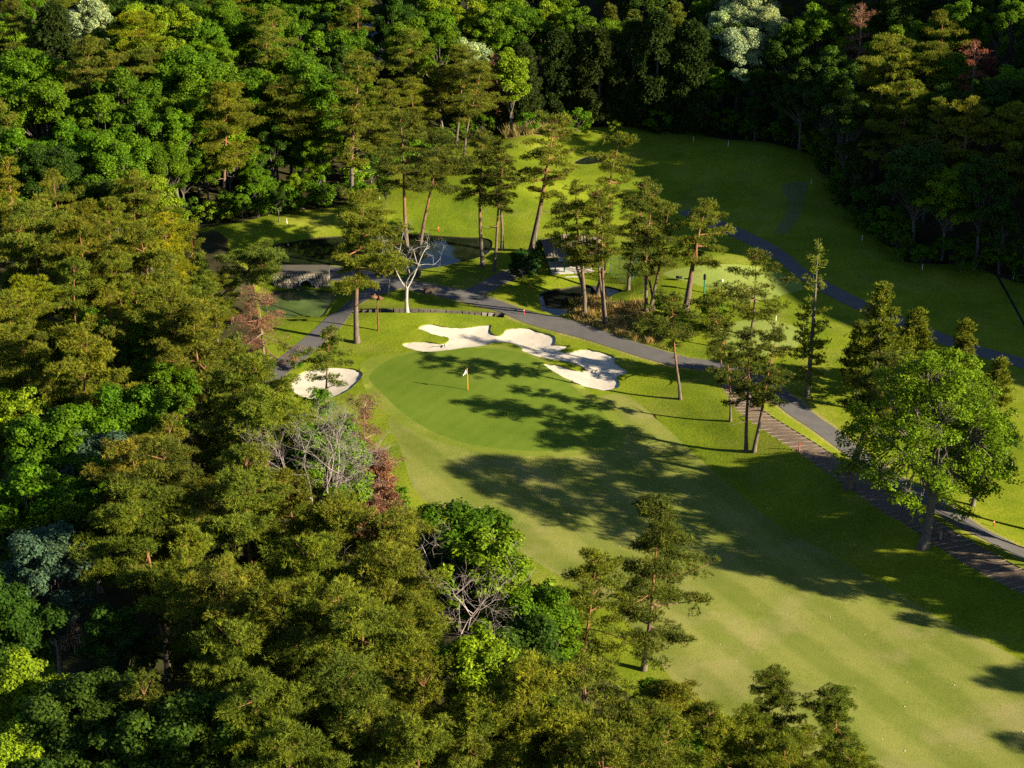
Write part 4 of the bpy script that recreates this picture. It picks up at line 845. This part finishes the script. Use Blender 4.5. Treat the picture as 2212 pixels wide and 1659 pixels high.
# stepped walk timbers
dw = find('dirt_walk')
cl = GM(smooth(steps_v, False, 12)); seg = np.r_[0, np.cumsum(np.linalg.norm(np.diff(cl[:, :2], axis=0), axis=1))]
tm_ = [MB().box((0, 0, 0), (3.05, .045, .06)).build('timber', 'timber_light'), MB().box((0, 0, 0), (2.85, .04, .06)).build('timber', 'timber_light')]; tmesh = [o.data for o in tm_]
for o in tm_: bpy.data.objects.remove(o)
q = .6; kk = 0
while q < seg[-1] - .3:
    c = np.array([np.interp(q, seg, cl[:, i]) for i in range(3)]); z = h1(c[0], c[1])
    zl = h1(c[0] - 1.4, c[1] - .25); zr = h1(c[0] + 1.4, c[1] + .25)
    o = bpy.data.objects.new('timber', tmesh[kk % 2]); C.objects.link(o); o.parent = dw; o.location = (c[0], c[1], (zl + zr + z) / 3 - .03); o.rotation_euler = (0, -math.atan2(zr - zl, 2.85), .17 + rs.normal(0, .015)); q += rs.uniform(.66, .95); kk += 1
# stone bridge
e = at_z(650, 626, LV['canal']); xa = at_z(662, 612, -1.2)[0]
br = empty('stone_bridge', (e[0], e[1] + .15, LV['canal'] - .1), 'low stone faced bridge with dark arch over the murky channel', 'bridge')
ax = xa - e[0]; top = 1.95; rad = .62
core = MB(); xx = -3.0
while xx < 3.0:
    d = abs(xx + .06 - ax); lowz = (.55 + math.sqrt(max(0, rad * rad - d * d))) if d < rad else 0
    core.box((xx + .06, 1.2, (lowz + top) / 2), (.1199, 2.4, top - lowz)); xx += .12
core.box((0, 2.45, top / 2), (6, .1, top)); core.build('core', 'mortar', br)
for row in range(7):
    x = -3.05 + rs.uniform(0, .2); z = row * .28
    while x < 3.0:
        w_ = rs.uniform(.22, .46); cx = x + w_ / 2; cz = z + .14
        if math.hypot(cx - ax, max(0, cz - .55)) > rad + .2 or (cz < .55 and abs(cx - ax) > rad + .16):
            m = MB().box((cx, -.05, cz + rs.uniform(-.02, .02)), (w_ - .04, rs.uniform(.16, .26), .24), 0, ('Y', rs.uniform(-.12, .12)), rs.uniform(.72, .95)); m.build('stone', 'stone' if rs.rand() > .35 else 'dark_stone', br)
        x += w_
for k in range(9):
    t = math.pi * (k + .5) / 9; m = MB().box((ax + (rad + .09) * math.cos(t), -.06, .55 + (rad + .09) * math.sin(t)), (.16, .24, .20), 0, ('Y', -(t - math.pi / 2))); m.build('arch_stone', 'concrete', br)
MB().box((0, .12, top + .06), (6.1, .4, .1)).build('coping', 'dark_stone', br)
# stream wall stones
sw = find('stream_wall'); tw = GM(smooth([(762, 666.5), (800, 665.5), (879, 664.5), (960, 666.5), (1040, 671.5), (1090, 675.5)], False, 10))
sg = np.r_[0, np.cumsum(np.linalg.norm(np.diff(tw[:, :2], axis=0), axis=1))]; q = .2
trw = np.array(trench[:len(trench) // 2]); trw2 = np.array(trench[len(trench) // 2:][::-1]); far_side = trw if trw[:, 1].mean() > trw2[:, 1].mean() else trw2
sg = np.r_[0, np.cumsum(np.linalg.norm(np.diff(far_side, axis=0), axis=1))]
while q < sg[-1] - .2:
    L_ = rs.uniform(.45, .8); c = np.array([np.interp(q + L_ / 2, sg, far_side[:, i]) for i in range(2)]); z = h1(*c)
    for zz in (-.22, -.56): MB().box((c[0] + rs.uniform(-.04, .04), c[1] - .05, z + zz + rs.uniform(-.03, .03)), (L_ - .05, .24, .32), 0, ('Y', rs.uniform(-.06, .06)), .9).build('stone', 'dark_stone' if rs.rand() > .12 else 'stone', sw)
    q += L_
# rest house by the small pond
p = G(1216, 580); rh = empty('rest_house', p, 'small open rest house with tiled roof and pale deck by the pond', 'pavilion', None, .10)
MB().box((1.4, .2, .0), (5.6, 3.6, .24)).build('floor', 'concrete', rh)
MB().box((1.7, -2.0, -.18), (3.8, .7, .22)).build('deck', 'concrete', rh); MB().box((.9, -2.65, -.42), (2.2, .5, .24)).build('deck_step', 'concrete', rh)
MB().box((1.9, 1.9, 1.3), (4.4, .14, 2.4)).build('back_wall', 'plaster', rh); MB().box((4.05, .5, 1.3), (.14, 2.6, 2.4)).build('side_wall', 'plaster', rh)
MB().box((2.6, .25, .62), (2.6, .12, .95)).build('counter', 'red_brown', rh); MB().box((2.6, .25, 1.13), (2.7, .3, .07)).build('counter_top', 'timber_dark', rh)
for a, b_ in ((-1.0, -1.3), (.0, -1.3), (3.9, -1.3), (-1.0, 1.8)): MB().box((a, b_, 1.2), (.13, .13, 2.2)).build('post', 'green_paint', rh)
rv = [(-2.1, -2.3, 2.2), (5.0, -2.3, 2.2), (5.0, 2.8, 2.2), (-2.1, 2.8, 2.2), (-.1, .25, 3.55), (3.0, .25, 3.55)]
rv += [(x, y, z + .14) for x, y, z in rv]
rf = mk('roof', rv, [(6, 7, 11, 10), (8, 9, 10, 11), (9, 6, 10), (7, 8, 11), (0, 4, 5, 1), (2, 5, 4, 3), (3, 4, 0), (1, 5, 2), (0, 1, 7, 6), (1, 2, 8, 7), (2, 3, 9, 8), (3, 0, 6, 9)], 'roof_tile', rh)
for k in range(22):
    x = -1.9 + k * .32; t = min(1, (x + 2.1) / 2.0, (5.0 - x) / 2.0); m = MB().tube([(x, -2.3, 2.38), (x, -2.3 + 2.55 * t, 2.38 + 1.35 * t)], .055, 5); m.build('tile_rib', 'roof_tile', rf)
for k in range(15):
    y = -2.1 + k * .33; t = min(1, (y + 2.3) / 2.55, (2.8 - y) / 2.55); m = MB().tube([(-2.1, y, 2.38), (-2.1 + 2.0 * t, y, 2.38 + 1.35 * t)], .055, 5); m.build('tile_rib', 'roof_tile', rf)
MB().tube([(-.1, .25, 3.74), (3.0, .25, 3.74)], .11, 8).build('ridge', 'roof_tile', rf)
p = G(1286, 641); bp = empty('black_panel', p, 'black board leaning on the bank behind the small pond', 'board', None, .3); MB().box((0, 0, .55), (.95, .07, 1.15), 0, ('X', -.35)).build('panel', 'black', bp); MB().box((0, .35, .4), (.06, .06, .9), 0, ('X', .4)).build('prop', 'timber_dark', bp)
# wire fence
a_ = G(1318, 592); b_ = G(1358, 613); fe = empty('wire_fence', a_, 'short wire mesh fence among the pines left of the tee', 'fence'); dv = b_ - a_
c_ = G(1378, 590) - a_; runs = ((np.zeros(3), dv), (dv, c_))
for s0, s1 in runs:
    for k in range(3):
        q = s0 + (s1 - s0) * k / 2 * .995; MB().tube([(q[0], q[1], q[2] - .2), (q[0], q[1], q[2] + 2.5)], .035, 6).build('post', 'green_paint', fe)
    for zz in (1.25, 2.48): MB().tube([s0 + np.array([0, 0, zz]), s1 + np.array([0, 0, zz])], .025, 5).build('rail', 'green_paint', fe)
    m = MB(); n_ = 26
    for k in range(n_ + 1):
        q = s0 + (s1 - s0) * k / n_; m.tube([q + np.array([0, 0, .05]), q + np.array([0, 0, 2.45])], .006, 3, False)
    for k in range(24): m.tube([s0 + np.array([0, 0, .06 + k * .1]), s1 + np.array([0, 0, .06 + k * .1])], .006, 3, False)
    m.build('wire_mesh', 'green_paint', fe)
# house hidden in the wood
ho = empty('house', HOUSE, 'white walled house with bluish roof peeping through trees at top', 'house', None, -.5)
MB().box((0, 0, 1.4), (7, 5, 3.2)).build('wall', 'plaster', ho)
hv = [(-3.9, -2.9, 2.9), (3.9, -2.9, 2.9), (3.9, 2.9, 2.9), (-3.9, 2.9, 2.9), (-3.9, 0, 4.5), (3.9, 0, 4.5)]; hv += [(x, y, z + .12) for x, y, z in hv]
rf2 = mk('roof', hv, [(6, 7, 11, 10), (8, 9, 10, 11), (9, 6, 10), (7, 8, 11), (0, 4, 5, 1), (2, 5, 4, 3), (0, 1, 7, 6), (2, 3, 9, 8), (0, 6, 10, 4), (3, 4, 10, 9), (1, 5, 11, 7), (2, 8, 11, 5)], 'blue_roof', ho)
MB().tube([(-3.9, 0, 4.66), (3.9, 0, 4.66)], .12, 8).build('ridge', 'blue_roof', rf2)
for x in (-1.8, 1.4):
    wn = MB().box((x, -2.53, 1.5), (1.3, .08, 1.1)).build('window', 'white_paint', ho); MB().box((x, -2.58, 1.5), (1.1, .04, .9)).build('pane', 'glass_dark', wn)

# ------------------------------------------------------------------ grass and litter that nobody could count
def blades(name, poly, n, hmin, hmax, col, label, cat, clump=0, w_=.03, lean=.35):
    P = np.array(poly); lo, hi = P.min(0), P.max(0); pts = []
    if clump:
        cc = np.stack([rs.uniform(lo[0], hi[0], clump * 6), rs.uniform(lo[1], hi[1], clump * 6)], 1); cc = cc[inside(cc[:, 0], cc[:, 1], poly)][:clump]
        pts = cc[rs.randint(len(cc), size=n)] + rs.normal(0, .22, (n, 2))
    else:
        pts = np.stack([rs.uniform(lo[0], hi[0], n * 4), rs.uniform(lo[1], hi[1], n * 4)], 1)
    pts = pts[inside(pts[:, 0], pts[:, 1], poly)][:n]; n = len(pts); z = hbase(pts[:, 0], pts[:, 1]) - .03
    for k in ('small', 'big', 'path', 'canal', 'path2'):
        ok = ~inside(pts[:, 0], pts[:, 1], dict(REG)[k]); pts = pts[ok]; z = z[ok]
    n = len(pts)
    if n == 0: return None
    H = rs.uniform(hmin, hmax, n); th = rs.uniform(0, 6.28, n); ln = rs.normal(0, lean, (n, 2)) * H[:, None]; B = np.column_stack([pts, z]); sdv = np.stack([np.cos(th), np.sin(th), 0 * th], 1) * w_
    V = np.stack([B - sdv, B + sdv, B + np.column_stack([ln, H])], 1).reshape(-1, 3)
    o = mk(name, V, [np.arange(n * 3).reshape(-1, 3)], 'needles', None, ('tint', 'FACE', rs.uniform(.2, .9, n))); o.color = (*col, 1); o['kind'] = 'stuff'; tag(o, label, cat); return o
blades('dry_grass', bare, 9000, .25, .8, (.26, .19, .075), 'dry tan grass on the bank between pond and path', 'grass', 90)
blades('bank_grass', bare, 6000, .2, .6, (.10, .12, .02), 'low green weeds on the bank between pond and path', 'grass', 60)
blades('dry_grass', wild, 5000, .6, 1.6, (.27, .23, .09), 'tall pale grass on the far bank below the dark cypresses', 'grass', 60)
blades('reed_bed', onground([(-60, 1280), (20, 1268), (70, 1320), (110, 1390), (170, 1420), (175, 1380), (120, 1330), (60, 1260), (-60, 1240)], 2), 4000, 1.0, 2.2, (.20, .16, .13), 'grey dry reeds at the edge of the shaded lawn lower left', 'reeds', 40, .02, .15)
blades('rough_grass', onground([(1215, 687), (1300, 712), (1450, 760), (1450, 750), (1300, 702), (1220, 680)], 2), 3000, .15, .4, (.14, .15, .03), 'fringe of longer grass along the far side of the path', 'grass')
n = 150; fp = np.array(fairway); q = np.stack([rs.uniform(fp[:, 0].min(), fp[:, 0].max(), n * 3), rs.uniform(108, 160, n * 3)], 1); q = q[inside(q[:, 0], q[:, 1], fairway)][:n]; zz = hbase(q[:, 0], q[:, 1]) + .025
th = rs.uniform(0, 6.28, len(q)); sz = rs.uniform(.02, .075, len(q)); B = np.column_stack([q, zz]); ca = np.stack([np.cos(th), np.sin(th), .15 + 0 * th], 1) * sz[:, None]; cb_ = np.stack([-np.sin(th), np.cos(th), .1 + 0 * th], 1) * sz[:, None] * .6
o = mk('fallen_leaves', np.stack([B - ca, B - cb_, B + ca, B + cb_ + np.array([0, 0, .03])], 1).reshape(-1, 3), [np.arange(len(q) * 4).reshape(-1, 4)], 'petal'); o['kind'] = 'stuff'; tag(o, 'pale fallen leaves scattered over the fairway', 'leaves')

# ------------------------------------------------------------------ labels for the trees of the woods
LM = [(60, 20, 'in the top left corner'), (240, 30, 'high on the left hillside at the top edge'), (420, 50, 'under the top edge left of the bare stem'), (600, 40, 'at the top edge left of the house'),
      (60, 150, 'at the left edge high on the hillside'), (210, 170, 'in the round mass on the left hillside'), (380, 170, 'in the middle of the left hillside'), (540, 140, 'on the hillside left of the very tall pine'), (660, 190, 'on the slope just left of the very tall pine'),
      (50, 290, 'at the left edge above the pine wood'), (240, 280, 'just above the left pine wood'), (430, 300, 'on the lower hillside left of the dark pond'), (620, 340, 'above the bank of the dark pond'),
      (40, 430, 'at the left edge of the upper pine wood'), (200, 440, 'in the top row of the left pine wood'), (360, 450, 'at the right crest of the left pine wood'), (100, 550, 'in the left pine wood below its top row'), (300, 560, 'in the middle of the left pine wood'), (460, 530, 'in the left pine wood beside the pond bank'),
      (60, 680, 'at the left edge level with the stone bridge'), (250, 680, 'in the pale flowering patch of the left wood'), (430, 680, 'left of the dead brown pine'), (120, 800, 'at left below the pale flowering patch'), (350, 800, 'in the wood left of the left bunker'), (560, 820, 'in front of the dead brown pine'), (700, 920, 'at the wood edge left of the green'),
      (60, 950, 'at the left edge level with the green'), (230, 930, 'in the dark gap left of the golden pines'), (400, 960, 'in the golden group of the left wood'), (580, 980, 'left of the grey leafless tree'), (800, 1000, 'at the wood edge beside the fairway start'),
      (100, 1120, 'at the left edge above the reeds'), (340, 1100, 'in the lit group at lower left'), (550, 1130, 'in the wood below the grey leafless tree'), (780, 1150, 'at the wood edge left of the bright grove'), (1080, 1180, 'in the bright grove at the near fairway edge'),
      (200, 1330, 'in the dark lower left wood by the reeds'), (450, 1330, 'in the dark lower wood'), (680, 1320, 'in the lower wood left of the silvery dead tree'), (880, 1300, 'beside the silvery dead tree'), (1130, 1400, 'below the bright grove'), (1320, 1460, 'below the lone layered pine'),
      (80, 1520, 'in the bottom left corner'), (330, 1540, 'at the bottom edge on the left'), (600, 1540, 'at the bottom edge left of centre'), (850, 1560, 'at the bottom edge below the silvery dead tree'), (1080, 1560, 'at the bottom edge near the centre'), (1330, 1570, 'at the bottom edge below the lone layered pine'), (1580, 1560, 'at the bottom edge beside the fairway'), (1770, 1530, 'at the bottom edge farthest right'),
      (780, 60, 'beside the house at the top'), (930, 40, 'at the top edge right of the house'), (1090, 40, 'at the top edge above the yellow green tree'), (830, 190, 'behind the very tall pine'), (930, 150, 'above the pine group on the sunny bank'), (790, 320, 'at the slope foot beside the very tall pine'),
      (1180, 70, 'in the dark stand left part'), (1310, 60, 'in the dark stand middle part'), (1450, 70, 'in the dark stand right part'), (1600, 60, 'around the big pale tree at the top'), (1560, 170, 'right of the dark cypress stand'), (1720, 70, 'at the top edge right of the pale tree'), (1700, 220, 'above the far end of the shaded lawn'),
      (1860, 80, 'high on the right hillside'), (2000, 80, 'at the top edge of the right hillside'), (2140, 80, 'in the top right corner'), (1860, 250, 'low on the right hillside'), (2010, 230, 'in the middle of the right hillside'), (2160, 230, 'at the right edge of the hillside'), (1880, 400, 'at the right hillside foot above the drain'), (2040, 410, 'around the lit lime tree on the right'), (2170, 430, 'at the right edge above the shaded lawn')]
ORD = ['first', 'second', 'third', 'fourth', 'fifth', 'sixth', 'seventh', 'eighth', 'ninth', 'tenth', 'eleventh', 'twelfth', 'thirteenth', 'fourteenth']
buckets = {}
for t in TREES:
    if t['label']: continue
    r_ = t['root']; hh = (15 if 'pine' in t['noun'] or 'cypress' in t['noun'] else (3.2 if 'shrub' in t['noun'] else 13)) * r_.scale[2]
    x, y = proj(t['loc'] + np.array([0, 0, hh * .8]))
    if not (-40 < x < 2252 and -40 < y < 1690):
        r_['label'] = t['noun'] + ' beyond the picture edge among the surrounding woods'; r_['group'] = 'trees beyond the picture edge, ' + t['noun']; continue
    i = min(range(len(LM)), key=lambda k: (LM[k][0] - x) ** 2 + (LM[k][1] - y) ** 2); buckets.setdefault((i, t['noun']), []).append((x, y, t))
for (i, noun), lst in buckets.items():
    lst.sort(key=lambda e: e[0]); n_ = len(lst)
    for k, (x, y, t) in enumerate(lst):
        if n_ == 1: lab = f'{noun} {LM[i][2]}'
        else: lab = f'{ORD[min(k, 13)]} {noun} from left {LM[i][2]}'
        t['root']['label'] = lab
